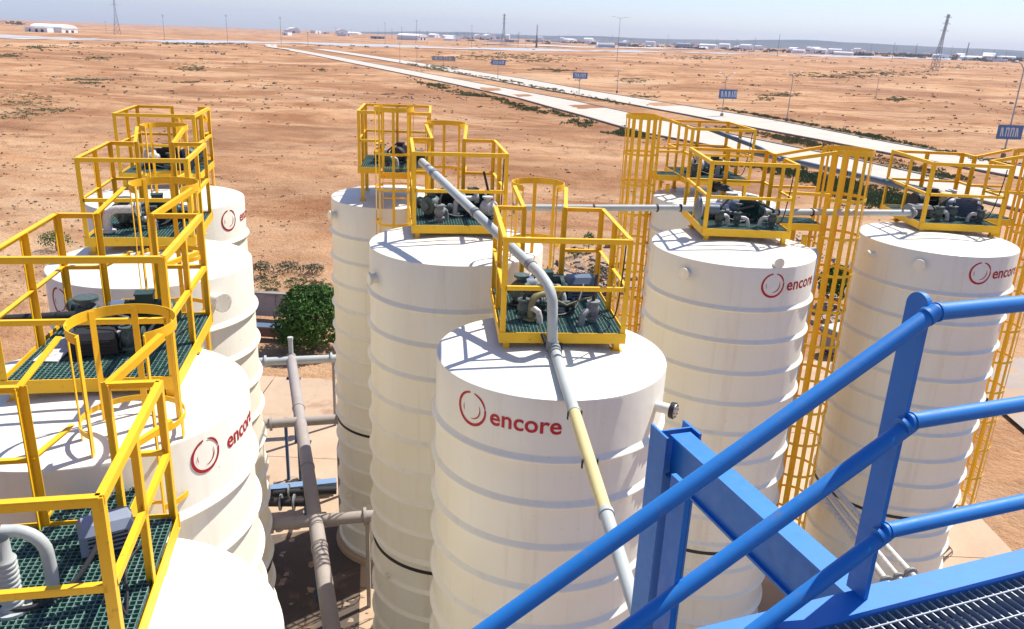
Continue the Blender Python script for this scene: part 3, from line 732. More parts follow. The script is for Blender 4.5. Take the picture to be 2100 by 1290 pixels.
def elbow(key, lx, ly, rz, label, mat='ltgrey', k=1.0, r=0.05):
    t = thing('pipe_elbow', label, 'pipe', onp(key, lx, ly), PL[key][2] + rz, 'short pipes on the silo platforms'); t.scale = (k, k, k)
    pts = [(0, 0, 0.0), (0, 0, 0.16)] + [(0.13 - 0.13 * math.cos(q), 0, 0.16 + 0.13 * math.sin(q)) for q in np.linspace(0.3, PI / 2, 6)] + [(0.36, 0, 0.29)]
    part('bent_pipe', t, 'elb%s%.2f' % (mat, r), lambda mb: mb.tube(pts, r, 16), M[mat])
    part('flange', t, 'elf%s%.2f' % (mat, r), lambda mb: mb.lathe([(r, 0.0), (r + 0.04, 0.0), (r + 0.04, 0.022), (r, 0.022)], 24), M[mat], (0, 0, 0.02))
    part('flange', t, 'elf%s%.2f' % (mat, r), None, M[mat], (0.36, 0, 0.29), (0, PI / 2, 0))
    part('flange', t, 'elf%s%.2f' % (mat, r), None, M[mat], (0.335, 0, 0.29), (0, PI / 2, 0))
    return t
def cbox(key, lx, ly, rz, label, mat='bluegrey', dims=(0.34, 0.22, 0.22), lz=0.0, k=1.0):
    t = thing('motor_cover', label, 'cover', onp(key, lx, ly, lz), PL[key][2] + rz, 'covers on the silo platforms'); t.scale = (k, k, k)
    a, b, c = dims
    def body(mb):
        vs = [(-a / 2, -b / 2, 0.03), (a / 2, -b / 2, 0.03), (a / 2, b / 2, 0.03), (-a / 2, b / 2, 0.03),
              (-a / 2, -b / 2, c * 0.75), (a / 2, -b / 2, c * 0.75), (a / 2, b / 2, c * 0.75), (-a / 2, b / 2, c * 0.75),
              (-a * 0.42, -b * 0.34, c), (a * 0.42, -b * 0.34, c), (a * 0.42, b * 0.34, c), (-a * 0.42, b * 0.34, c)]
        mb.add(vs, [(3, 2, 1, 0), (0, 1, 5, 4), (1, 2, 6, 5), (2, 3, 7, 6), (3, 0, 4, 7), (4, 5, 9, 8), (5, 6, 10, 9), (6, 7, 11, 10), (7, 4, 8, 11), (8, 9, 10, 11)])
    part('hood', t, 'cb%s%.2f%.2f' % (mat, a, c), body, M[mat])
    def lou(mb):
        for i in range(4): mb.box((0, -b / 2 - 0.004, 0.06 + i * c * 0.14), (a * 0.7, 0.01, 0.012))
    part('louvres', t, 'cl%.2f%.2f' % (a, c), lou, M['black'])
    part('skid', t, 'cs%.2f' % a, lambda mb: (mb.box((-a * 0.35, 0, 0.015), (0.05, b + 0.06, 0.03)), mb.box((a * 0.35, 0, 0.015), (0.05, b + 0.06, 0.03))), M['black'])
    return t
def conduit(key, pts, r, label, mat='black'):
    o = part('conduit', None, None, lambda mb: mb.tube([onp(key, *p) for p in pts], r, 8), M[mat]); return tag(o, label, 'conduit', 'conduits on the silo platforms')
N = {'M1': 'on the front middle platform', 'M2': 'on the second middle platform', 'M3': 'on the rearmost middle platform', 'R4': 'on the platform behind the stair rails',
     'Rb': 'on the rear right platform', 'R5': 'on the rightmost platform', 'L1': 'on the second left platform', 'L2': 'on the third left platform',
     'L3': 'on the farthest left platform', 'L0': 'on the bottom left platform'}
# front middle
motor('M1', -0.05, 1.18, 0.1, 'dark green finned motor ' + N['M1'])
gear_pump('M1', -0.40, 1.05, 1.2, 'grey round blower beside the motor ' + N['M1'])
cbox('M1', 0.42, 1.38, 0.1, 'blue grey hood at the back right corner ' + N['M1'], 'bluegrey', (0.40, 0.28, 0.30))
cbox('M1', 0.02, 1.58, 0.0, 'dark green box at the back edge ' + N['M1'], 'dkgreen', (0.50, 0.24, 0.24))
lever_valve('M1', 0.42, 0.42, -2.4, 'grey valve with black upright lever at the right ' + N['M1'], 'grey', 1.15, 0.15)
lever_valve('M1', -0.42, 0.46, -0.5, 'pale mouthed valve with lever at the left ' + N['M1'], 'white', 1.15, 1.2)
elbow('M1', -0.34, 0.42, 0.55, 'olive bent pipe across the grating ' + N['M1'], 'olive', 1.1, 0.04)
elbow('M1', 0.10, 0.78, 2.6, 'pale grey pipe bend in the middle of the grating ' + N['M1'], 'ltgrey', 1.0, 0.05)
conduit('M1', [(-0.1, 0.5, 0.28), (0.1, 0.44, 0.2), (0.3, 0.5, 0.26), (0.42, 0.46, 0.3)], 0.012, 'thin olive cable between two valves ' + N['M1'], 'olive')
# second middle
motor('M2', 0.32, 1.05, 0.3, 'dark green motor at the right ' + N['M2'])
motor('M2', -0.18, 1.15, 2.9, 'black motor at the left ' + N['M2'], 'black', 0.9)
gear_pump('M2', -0.42, 0.60, 0.8, 'grey blower near the front left ' + N['M2'], 'grey', 1.1)
gear_pump('M2', 0.50, 0.60, -0.6, 'white blower under the sloping pipe ' + N['M2'], 'white', 0.9)
lever_valve('M2', -0.30, 0.28, 1.0, 'grey valve at the front edge ' + N['M2'], 'grey', 1.2, 0.9)
elbow('M2', -0.02, 0.72, 0.2, 'white pipe bend lying in the middle ' + N['M2'], 'white', 1.0, 0.045)
lever_valve('M2', 0.55, 0.95, 2.2, 'pale mouthed valve with upright black lever ' + N['M2'], 'white', 1.3, 0.2)
# rearmost middle
motor('M3', 0.10, 0.95, 1.3, 'black upright looking motor ' + N['M3'], 'black')
gear_pump('M3', -0.30, 0.70, 0.4, 'grey blower ' + N['M3'], 'grey')
cbox('M3', 0.45, 1.1, 0.0, 'dark green hood ' + N['M3'], 'dkgreen')
lever_valve('M3', -0.15, 0.35, 0.4, 'pale mouthed valve by the ladder gap ' + N['M3'], 'white', 1.1, 1.0)
# behind stair rails
motor('R4', 0.28, 0.85, -0.5, 'dark motor with black cover at the right ' + N['R4'], 'dkgreen', 1.05)
cbox('R4', -0.30, 0.95, 0.1, 'blue grey hood beside the round flange ' + N['R4'], 'bluegrey', (0.42, 0.24, 0.26))
gear_pump('R4', -0.02, 1.10, 0.6, 'white blower at the back ' + N['R4'], 'white', 1.1)
lever_valve('R4', -0.40, 0.30, 0.6, 'pale mouthed valve at the front left ' + N['R4'], 'white', 1.15, 1.1)
lever_valve('R4', -0.08, 0.36, -0.2, 'pale mouthed valve at the front centre ' + N['R4'], 'white', 1.0, 1.3)
lever_valve('R4', 0.50, 0.28, 2.6, 'pale mouthed valve at the front right corner ' + N['R4'], 'white', 1.1, 1.2)
elbow('R4', 0.05, 1.35, 2.0, 'dark bent pipe standing at the back ' + N['R4'], 'black', 1.5, 0.045)
# rear right
motor('Rb', 0.2, 0.9, 0.2, 'dark motor ' + N['Rb'], 'dkgreen')
gear_pump('Rb', -0.25, 0.8, 0.2, 'white blower ' + N['Rb'], 'white', 1.1)
lever_valve('Rb', -0.45, 0.4, 1.6, 'white curved valve at the left ' + N['Rb'], 'white', 1.3, 0.9)
elbow('Rb', 0.1, 0.4, 0.3, 'grey pipe bend ' + N['Rb'], 'grey', 1.1)
# rightmost
motor('R5', -0.10, 1.05, 0.2, 'black motor with upright fan end ' + N['R5'], 'black', 1.2)
motor('R5', 0.38, 0.62, -0.4, 'dark blue motor at the right ' + N['R5'], 'bluegrey', 1.1)
gear_pump('R5', 0.12, 0.95, 0.9, 'sand coloured blower in the middle ' + N['R5'], 'cream', 1.1)
gear_pump('R5', 0.40, 1.30, 0.2, 'white round blower at the back ' + N['R5'], 'white', 1.1)
cbox('R5', -0.52, 0.62, 0.1, 'grey hood where the level pipe ends ' + N['R5'], 'grey', (0.46, 0.28, 0.24))
lever_valve('R5', -0.28, 0.30, 0.3, 'pale mouthed valve at the front left ' + N['R5'], 'white', 1.2, 1.2)
lever_valve('R5', 0.02, 0.38, 0.9, 'pale mouthed valve in the front middle ' + N['R5'], 'white', 1.2, 1.4)
lever_valve('R5', 0.50, 0.26, 2.6, 'pale mouthed valve at the front right ' + N['R5'], 'white', 1.1, 1.2)
# second left
motor('L1', 0.26, 1.10, 0.12, 'big dark green motor ' + N['L1'], 'dkgreen', 1.12)
gear_pump('L1', -0.28, 0.98, 0.2, 'grey blower next to the big motor ' + N['L1'], 'grey', 1.15)
lever_valve('L1', 0.18, 0.62, 2.6, 'pale mouthed valve in front of the big motor ' + N['L1'], 'white', 1.2, 1.3)
cbox('L1', -0.12, 0.62, 0.15, 'dark hood in the middle ' + N['L1'], 'black', (0.40, 0.26, 0.24))
elbow('L1', -0.30, 1.32, 2.8, 'dark bent pipe behind the blower ' + N['L1'], 'darkgrey', 0.8, 0.045)
def sheet(mb): mb.box((0, 0, 0), (0.22, 0.62, 0.012))
o = part('paper_sheet', None, None, sheet, M['white'], onp('L1', -0.50, 0.72, 0.012), (0.0, 0.03, PL['L1'][2] - 0.05)); tag(o, 'white sheet lying on the grating ' + N['L1'], 'sheet')
# third left
motor('L2', 0.10, 0.95, 0.2, 'dark green motor ' + N['L2'], 'dkgreen', 1.1)
gear_pump('L2', -0.35, 0.75, 0.7, 'grey blower at the left ' + N['L2'], 'grey', 1.1)
lever_valve('L2', -0.1, 0.45, 0.5, 'pale mouthed valve near the front ' + N['L2'], 'white', 1.2, 1.2)
cbox('L2', 0.35, 1.2, 0.1, 'blue grey hood at the back right ' + N['L2'])
elbow('L2', -0.5, 0.30, 0.1, 'pale pipe bend at the front left ' + N['L2'], 'white', 1.2, 0.05)
# farthest left
motor('L3', 0.0, 0.9, 0.1, 'black motor ' + N['L3'], 'black', 1.1)
motor('L3', 0.42, 1.2, 1.4, 'dark green motor at the right ' + N['L3'], 'dkgreen', 1.1)
gear_pump('L3', -0.3, 0.7, 0.5, 'white blower at the left ' + N['L3'], 'white', 1.1)
cbox('L3', 0.35, 0.6, 0.2, 'blue grey hood at the front right ' + N['L3'])
# bottom left
cbox('L0', 0.33, 1.22, 0.35, 'pale blue grey hood behind the rail corner ' + N['L0'], 'palehood', (0.36, 0.24, 0.24))
gear_pump('L0', -0.55, 1.20, 0.4, 'grey blower at the left edge ' + N['L0'], 'grey', 1.0)
t = thing('corrugated_duct', 'pale grey corrugated duct standing on the bottom left platform', 'duct', onp('L0', -0.08, 0.60), 0.0)
def corr(mb):
    pr = []
    for i in range(11): pr += [(0.062, i * 0.035), (0.072, i * 0.035 + 0.012), (0.072, i * 0.035 + 0.022)]
    mb.lathe([(0.09, 0.0), (0.09, 0.02)] + pr + [(0.052, 0.40), (0.05, 0.52)], 24)
part('corrugated_sleeve', t, None, corr, M['ltgrey'])
part('flange', t, None, lambda mb: mb.lathe([(0.05, 0), (0.11, 0), (0.11, 0.02), (0.05, 0.02)], 24), M['ltgrey'], (0, 0, 0.0))
t = thing('pipe_bend', 'smooth grey pipe bending over from a rusty collar on the bottom left platform', 'pipe', onp('L0', -0.13, 0.72), 0.15)
pts = [(0.0, 0.0, 0.50), (0.07, 0.02, 0.485)] + [(0.07 + 0.18 * math.sin(q), 0.02, 0.305 + 0.18 * math.cos(q)) for q in np.linspace(0.15, PI / 2, 7)] + [(0.255, 0.02, 0.16), (0.255, 0.0, 0.0)]
part('bent_pipe', t, None, lambda mb: mb.tube(pts, 0.041, 18), M['ltgrey'])
part('rusty_collar', t, None, lambda mb: mb.tube([(-0.10, -0.02, 0.50), (0.015, 0.003, 0.50)], 0.052, 16), M['rust'])
part('bracket', t, None, lambda mb: mb.box((0.19, -0.05, 0.07), (0.12, 0.03, 0.03)), M['white'])

def manifold(key, lx, ly, rz, L, label, mat='darkgrey', z=0.12, r=0.045):
    """flanged pipe lying on low saddles, with a bolted joint and a branch"""
    t = thing('flanged_pipe', label, 'pipe', onp(key, lx, ly), PL[key][2] + rz, 'short pipes on the silo platforms')
    part('pipe_run', t, 'mf%s%.2f' % (mat, L), lambda mb: mb.tube([(-L / 2, 0, z), (L / 2, 0, z)], r, 14), M[mat])
    for i, x in enumerate((-L / 2, -L * 0.14, -L * 0.14 + 0.028, L / 2 - 0.026)):
        part('flange', t, 'mff%s' % mat, lambda mb: mb.lathe([(0.0, 0), (r + 0.038, 0), (r + 0.038, 0.022), (0.0, 0.022)], 20, AX), M[mat], (x, 0, z))
    def bl(mb):
        for i in range(8):
            q = 2 * PI * i / 8; mb.tube([(-0.012, (r + 0.024) * math.cos(q), (r + 0.024) * math.sin(q)), (0.064, (r + 0.024) * math.cos(q), (r + 0.024) * math.sin(q))], 0.006, 6)
    part('bolts', t, 'mfb', bl, M['steel'], (-L * 0.14, 0, z))
    part('branch', t, 'mfbr%s' % mat, lambda mb: (mb.tube([(0, 0, 0), (0, 0, 0.16)], r * 0.75, 12), mb.lathe([(0, 0.16), (r + 0.025, 0.16), (r + 0.025, 0.185), (0, 0.185)], 18)), M[mat], (L * 0.2, 0, z))
    for x in (-L * 0.36, L * 0.36):
        part('saddle', t, 'mfs%.2f' % z, lambda mb: mb.box((0, 0, (z - r * 0.6) / 2), (0.05, 0.10, z - r * 0.6)), M['black'], (x, 0, 0))
    return t
def hose(key, pts, label, r=0.018, mat='black'):
    P = [Vector(onp(key, *p)) for p in pts]; out = []
    for i in range(len(P) - 1):
        p0 = P[max(i - 1, 0)]; p1 = P[i]; p2 = P[i + 1]; p3 = P[min(i + 2, len(P) - 1)]
        for k in range(6):
            u = k / 6; out.append(0.5 * ((2 * p1) + (p2 - p0) * u + (2 * p0 - 5 * p1 + 4 * p2 - p3) * u * u + (3 * p1 - p0 - 3 * p2 + p3) * u ** 3))
    out.append(P[-1])
    o = part('hose', None, None, lambda mb: mb.tube(out, r, 8), M[mat]); return tag(o, label, 'hose', 'hoses on the silo platforms')
rh = random.Random(3)
for kx in ('M1', 'M2', 'M3', 'R4', 'Rb', 'R5', 'L1', 'L2', 'L3', 'L0'):
    jx, jy = rh.uniform(-.06, .06), rh.uniform(-.06, .06)
    yb = 0.25 if kx == 'L0' else 0.0
    if kx != 'L0': manifold(kx, -0.05 + jx, 0.74 + jy + yb, rh.uniform(-.25, .25), 0.66, 'dark flanged pipe lying across the grating ' + N[kx])
    hose(kx, [(-0.50, 0.95 + jy, 0.02), (-0.30, 0.62 + jy, 0.10), (0.0, 0.55, 0.03), (0.25, 0.70, 0.08), (0.40, 1.05, 0.28)], 'black hose snaking over the grating ' + N[kx])
    hose(kx, [(0.60, 1.30, 0.02), (0.52, 0.95, 0.03), (0.60, 0.60, 0.02), (0.665, 0.30, 0.12), (0.67, 0.12, 0.60), (0.672, 0.06, 1.05)], 'thin black cable tied up the corner post ' + N[kx], 0.009)
# ------------------------------------------------------------------ connecting pipes
t = thing('sloping_pipe', 'long pipe sloping from the second middle platform down over the front middle silo', 'pipe', (0, 0, 0))
A = Vector(ony(865, 332, 12.5)); B = Vector(ony(1118, 572, 8.86)); Cc = Vector(ony(1133, 610, 8.68)); Dd = Vector(ony(1133, 700, 8.68)); 
Sx = Vector(ony(1137, 722, 8.62)); Sx.z += 0.03
w_ = ray(1300, 1235); E1 = Vector(w_ / np.linalg.norm(w_) * 5.75); dirn = (E1 - Sx)
def lerp(a, b, k): return a + (b - a) * k
r1 = 0.062
part('pipe_run', t, None, lambda mb: mb.tube([A, lerp(A, B, 0.52)], r1, 18), M['ltgrey'], label='upper grey pipe run')
part('pipe_run', t, None, lambda mb: mb.tube([lerp(A, B, 0.525), lerp(A, B, 0.97), lerp(B, Cc, 0.35), lerp(B, Cc, 0.75), Cc + (Dd - Cc) * 0.08, Dd], r1, 18), M['ltgrey'])
part('pipe_run', t, None, lambda mb: mb.tube([Sx, Sx + dirn * 0.36], [r1, r1 * 0.95], 18), M['ltgrey'])
part('pipe_run', t, None, lambda mb: mb.tube([Sx + dirn * 0.362, Sx + dirn * 0.76], [r1 * 0.95, r1 * 0.87], 18), M['cream'], label='yellowish pipe run')
part('pipe_run', t, None, lambda mb: mb.tube([Sx + dirn * 0.762, Sx + dirn * 1.22], [r1 * 0.87, r1 * 0.78], 18), M['ltgrey'], label='whitish lower pipe run')
part('pipe_tee', t, None, lambda mb: (mb.tube([Dd, Dd - Vector((0, 0, 0.12))], r1 + 0.012, 18), mb.tube([Sx - dirn * 0.02, Sx + dirn * 0.03], r1 + 0.012, 18)), M['grey'])
for k, (a, b) in ((0.5, (A, B)), (0.12, (A, B)), (0.90, (A, B)), (0.75, (A, B))):
    part('collar', t, None, lambda mb: mb.tube([lerp(a, b, k), lerp(a, b, k + 0.02)], r1 + 0.009, 18), M['grey'])
for k in (0.355, 0.755):
    part('collar', t, None, lambda mb: mb.tube([Sx + dirn * k, Sx + dirn * (k + 0.012)], r1 + 0.003, 18), M['ltgrey'])
for k in (0.37, 0.58):
    q = Sx + dirn * k
    part('pipe_clip', t, None, lambda mb: mb.bar(q + Vector((-0.066, 0, -0.06)), q + Vector((-0.066, 0, 0.02)), 0.014, 0.03, (0, 1, 0)), M['black'])
    part('pipe_clip', t, None, lambda mb: mb.bar(q + Vector((0.066, 0, -0.05)), q + Vector((0.066, 0, 0.035)), 0.014, 0.03, (0, 1, 0)), M['black'])
part('support_strap', t, None, lambda mb: (mb.bar(Dd + Vector((-0.12, 0.08, 0.06)), Dd + Vector((-0.02, -0.02, -0.16)), 0.04, 0.03), mb.bar(Dd + Vector((0.10, 0.02, -0.02)), Dd + Vector((0.10, -0.10, -0.28)), 0.035, 0.03)), M['black'])

def simple_pipe(name, label, pts, r, mat, flanges=(), clips=()):
    t = thing(name, label, 'pipe', (0, 0, 0))
    part('pipe_run', t, None, lambda mb: mb.tube(pts, r, 16), M[mat])
    P = [Vector(p) for p in pts]
    for k in flanges:
        q = lerp(P[0], P[-1], k); d = (P[-1] - P[0]).normalized()
        part('flange', t, None, lambda mb: mb.tube([q - d * 0.02, q + d * 0.02], r * 1.9, 20), M['grey'])
    for k in clips:
        q = lerp(P[0], P[-1], k); d = (P[-1] - P[0]).normalized()
        part('clamp', t, None, lambda mb: mb.tube([q - d * 0.012, q + d * 0.012], r * 1.25, 16), M['black'])
    return t
simple_pipe('level_pipe', 'pale level pipe running behind the front platform to the silo behind the stair rails', [(-0.1, 13.2, -2.68), (3.0, 13.6, -2.63)], 0.056, 'ltgrey', (0.02,), (0.45, 0.80, 0.93))
t = thing('round_flange_cover', 'big round grey flange at the end of the level pipe', 'flange', (3.10, 13.62, -2.64))
part('disc', t, None, lambda mb: mb.lathe([(0.0, -0.05), (0.12, -0.05), (0.20, -0.02), (0.21, 0.02), (0.12, 0.06), (0.0, 0.06)], 28, AX), M['grey'])
part('stub', t, None, lambda mb: mb.lathe([(0.085, 0.05), (0.085, 0.35), (0.0, 0.35)], 20, AX), M['bluegrey'])
simple_pipe('level_pipe', 'pale level pipe between the two right hand platforms', [(4.35, 14.0, -2.72), (7.45, 14.95, -2.80)], 0.058, 'ltgrey', (0.97,), (0.08, 0.3))
simple_pipe('level_pipe', 'dark sloping pipe reaching the rightmost platform from behind the ladder cage', [(5.5, 19.5, -2.35), (7.34, 17.0, -2.49), (7.85, 15.6, -2.50)], 0.06, 'bluegrey', (), (0.6,))
simple_pipe('level_pipe', 'dark pipe sloping across the rear right platform', [tuple(ony(1448, 262, 19.6)), tuple(ony(1560, 305, 18.5)), tuple(ony(1600, 328, 18.0))], 0.05, 'bluegrey')
simple_pipe('dark_pipe', 'dark blue pipe entering the second left platform from the left edge', [tuple(ony(-60, 660, 7.4)), tuple(ony(195, 645, 7.75))], 0.05, 'black', (0.95,), (0.7,))
def grey_riser():
    t = thing('pipe_riser', 'grey riser pipe with bent top on the silo behind the stair rails', 'pipe', (0, 0, 0))
    b = Vector(ony(1676, 516, 13.2)); q = T['R4']; 
    part('pipe_run', t, None, lambda mb: mb.tube([(5.03, 13.45, -3.25), (5.12, 13.45, -3.22), (5.16, 13.45, -3.30), (5.16, 13.45, -7.5)], 0.05, 14), M['ltgrey'])
    part('bracket', t, None, lambda mb: mb.box((5.08, 13.45, -4.6), (0.12, 0.05, 0.05)), M['yellow'])
grey_riser()

# pipe rack between the two rows
dr = Vector((-0.316, 0.949, 0))
t = thing('rack_pipe', 'long dusty pipe running away between the left and middle silos', 'pipe', (0, 0, 0))
P0 = Vector((-2.55, 10.3, -9.6)); 
ks = [0, 3.2, 6.4, 9.6, 13.2]
for i in range(4):
    a, b = P0 + dr * (ks[i] + 0.01), P0 + dr * ks[i + 1]
    part('pipe_run', t, None, lambda mb: mb.tube([a, b], 0.15, 20), M['dustpipe'])
    part('coupling', t, None, lambda mb: mb.tube([b - dr * 0.05, b + dr * 0.05], 0.165, 20), M['dustpipe'])
for k in (1.0, 4.5, 8.0, 12.0):
    q = P0 + dr * k; zgq = float(gz0(q.x, q.y))
    part('pipe_stand', t, None, lambda mb: (mb.box((q.x, q.y, (zgq + q.z - 0.15) / 2), (0.09, 0.09, q.z - 0.15 - zgq)), mb.box((q.x, q.y, q.z - 0.17), (0.4, 0.12, 0.05))), M['dullblue'])
for a, b, lab in (((-7.7, 22.4, -9.6), (-5.2, 23.0, -9.6), 'pale cross pipe farthest along the rack, near the bush'),
                  ((-6.3, 18.4, -9.6), (-4.15, 18.95, -9.6), 'dark cross pipe in the middle of the pipe rack'),
                  ((-5.0, 14.0, -9.6), (-2.6, 14.55, -9.6), 'dusty cross pipe nearest along the pipe rack')):
    tt = thing('cross_pipe', lab, 'pipe', (0, 0, 0)); a = Vector(a); b = Vector(b); d = (b - a).normalized(); m_ = M['ltgrey'] if 'pale' in lab else M['dustpipe']
    part('pipe_run', tt, None, lambda mb: mb.tube([a, b], 0.125, 18), m_)
    for k in (0.12, 0.88):
        q = lerp(a, b, k); part('flange', tt, None, lambda mb: mb.tube([q - d * 0.03, q + d * 0.03], 0.19, 20), m_)
    q = lerp(a, b, 0.9); part('pipe_stand', tt, None, lambda mb: mb.box((q.x, q.y, (q.z - 0.12 + float(gz0(q.x, q.y))) / 2), (0.08, 0.08, q.z - 0.12 - float(gz0(q.x, q.y)))), M['dustpipe'])
tt = thing('stub_pipe', 'short upright grey stub on the far cross pipe', 'pipe', (-6.72, 22.85, -9.5))
part('pipe_run', tt, None, lambda mb: mb.tube([(0, 0, 0), (0, 0, 0.55)], 0.07, 14), M['ltgrey'])
part('cap', tt, None, lambda mb: mb.tube([(0, 0, 0.50), (0, 0, 0.58)], 0.085, 14), M['ltgrey'])
for x, lab in ((-5.95, 'left thin blue post under the pipe rack'), (-5.62, 'right thin blue post under the pipe rack')):
    zq = float(gz0(x, 19.4)); o = part('rack_post', None, None, lambda mb: (mb.box((0, 0, 1.0), (0.07, 0.07, 2.0)), mb.box((0, 0, 0.01), (0.2, 0.2, 0.02))), M['dullblue'], (x, 19.4, zq)); tag(o, lab, 'post')
def floor_beam(): 
    a = onz(548, 1000, -11.5); b = onz(690, 985, -11.5)
    o = part('floor_beam', None, None, lambda mb: (mb.bar(a, b, 0.25, 0.02), mb.bar(Vector(a) - Vector((0, 0.0, 0.1)), Vector(b) - Vector((0, 0, 0.1)), 0.03, 0.19), mb.bar(Vector(a) - Vector((0, 0, 0.2)), Vector(b) - Vector((0, 0, 0.2)), 0.25, 0.02)), M['paleblue'])
    tag(o, 'pale blue steel beam lying low across the pipe rack', 'beam')
floor_beam()
for u0, v0, u1, v1, lab in ((550, 1012, 690, 1005, 'black pipe low behind the nearest cross pipe'), (548, 1030, 640, 1030, 'short black pipe with a bulge low on the ground')):
    a = onz(u0, v0, -11.3); b = onz(u1, v1, -11.3); simple_pipe('black_pipe', lab, [a, b], 0.11, 'black', (0.3, 0.6))
t = thing('drain_pipe', 'thin dusty pipe standing against the rearmost middle silo', 'pipe', (0, 0, 0))
part('pipe_run', t, None, lambda mb: mb.tube([(-4.12, 18.6, -9.4), (-4.05, 17.6, -9.4), (-4.05, 17.3, -9.6), (-4.02, 17.2, -11.7)], 0.05, 12), M['dustpipe'])
# white pipes by the right hand silo foot
for i, (du, lab) in enumerate(((0, 'lower left white pipe slanting at the foot of the rightmost silo'), (24, 'middle white pipe slanting at the foot of the rightmost silo'), (48, 'upper right white pipe slanting at the foot of the rightmost silo'))):
    a = ony(1690 + du * 0.5, 1022 - du * 0.35, 12.9); b = ony(1835 + du * 1.1, 1215 - du * 0.35, 10.4)
    simple_pipe('white_pipe', lab, [a, b], 0.055 if i != 1 else 0.045, 'white', (0.9,))

# ------------------------------------------------------------------ blue walkway in front
ED = np.array([0.933, 0.360]); EN = np.array([-0.360, 0.933])
PB = np.array([1.155, 2.158])
def bw(s, n, z): return Vector((PB[0] + ED[0] * s + EN[0] * n, PB[1] + ED[1] * s + EN[1] * n, z))
ZF = -1.65
t = thing('blue_walkway', 'bright blue steel walkway edge with open grating in the bottom right corner', 'walkway', tuple(bw(0, 0, ZF)))
def W(f):
    base = t.matrix_basis.translation.copy() if False else bw(0, 0, ZF)
    def g(mb):
        f(mb); mb.v = [tuple(Vector(v) - base) for v in mb.v]
    return g
up = (0, 0, 1)
part('edge_channel', t, None, W(lambda mb: (mb.bar(bw(-1.6, -0.024, ZF), bw(2.6, -0.024, ZF), 0.108, 0.012), mb.bar(bw(-1.6, 0.022, ZF - 0.095), bw(2.6, 0.022, ZF - 0.095), 0.012, 0.178), mb.bar(bw(-1.6, -0.024, ZF - 0.19), bw(2.6, -0.024, ZF - 0.19), 0.108, 0.012))), M['blue'])
def walk_grate(mb):
    for i in range(int(4.2 / 0.034)):
        s = -1.6 + i * 0.034; mb.bar(bw(s, -0.080, ZF - 0.010), bw(s, -1.15, ZF - 0.010), 0.0045, 0.018)
part('bearing_bars', t, None, W(walk_grate), M['galv'], kind='stuff')
for i in range(11):
    n = -0.125 - i * 0.096
    part('cross_rod', t, None, W(lambda mb: mb.tube([bw(-1.6, n, ZF - 0.000), bw(2.6, n, ZF - 0.000)], 0.0030, 6)), M['galv'])
part('added_shade_tray', t, None, W(lambda mb: mb.bar(bw(-1.6, -0.615, ZF - 0.055), bw(2.6, -0.615, ZF - 0.055), 1.06, 0.01)), M['navy'])  # added tray, gives the shadowy dark between the bars
part('stair_plate', t, None, W(lambda mb: mb.bar(bw(0.05, 0.055, ZF - 0.05), bw(0.20, 0.055, ZF - 0.05), 0.06, 0.014)), M['blue'])

t = thing('blue_guardrail', 'thick blue pipe handrail with post, stair part sloping down to the left', 'railing', tuple(bw(0, 0, ZF)))
RR = 0.0245
SL = math.tan(math.radians(30.2))
tops = (-0.675, -1.012, -1.385)
nmr = -0.030
for i, z in enumerate(tops):
    nm = ('top_rail', 'mid_rail', 'low_rail')[i]
    s0 = -0.03 if i == 0 else -0.01
    part(nm, t, None, W(lambda mb: mb.tube([bw(0.0, nmr, z), bw(2.7, nmr, z)], RR, 20)), M['blue'])
    def st(mb, z=z):
        mb.tube([bw(0.012, nmr, z + (0.004 if z == tops[0] else -0.01)), bw(-1.75, nmr, z - 1.76 * SL)], RR, 20)
    part('stair_' + nm, t, None, W(st), M['blue'])
for i, z in enumerate(tops):
    for a_, b_ in ((0.012, 0.020), (-0.022, -0.012)):
        dz = 0.0 if a_ > 0 else -0.018 * SL * 0
        part('weld_bead', t, None, W(lambda mb: mb.tube([bw(a_, nmr, z + (0 if a_ > 0 else -0.012)), bw(b_, nmr, z + (0 if a_ > 0 else -0.008))], RR + 0.0035, 20)), M['blue'])
def post_mb(mb, s, z0, z1):
    mb.bar(bw(s, 0.018, z0), bw(s, 0.018, z1), 0.016, 0.078, tuple(bw(0, 1, 0) - bw(0, 0, 0)))
    # rounded head
def head(mb, s, z):
    Mx = Matrix((Vector((EN[0], EN[1], 0)), Vector((0, 0, 1)), Vector((ED[0], ED[1], 0)))).transposed()
    c = bw(s, 0.018, z) - Vector((ED[0], ED[1], 0)) * 0.008
    mb.lathe([(0.0, 0), (0.039, 0), (0.039, 0.016), (0.0, 0.016)], 28, Mx, c, False)
part('post', t, None, W(lambda mb: (post_mb(mb, 0.0, ZF + 0.006, tops[0] + 0.005), head(mb, 0.0, tops[0] + 0.005))), M['blue'])
part('post', t, None, W(lambda mb: (post_mb(mb, -0.72, ZF - 0.75, tops[0] - 0.72 * SL - 0.02))), M['blue'])
part('post', t, None, W(lambda mb: (post_mb(mb, 2.2, ZF + 0.006, tops[0] - 0.02))), M['blue'])
part('stair_stringer', t, None, W(lambda mb: mb.bar(bw(-0.55, -0.07, ZF - 0.62), bw(-1.9, -0.07, ZF - 0.62 - 1.35 * SL), 0.012, 0.2)), M['blue'])

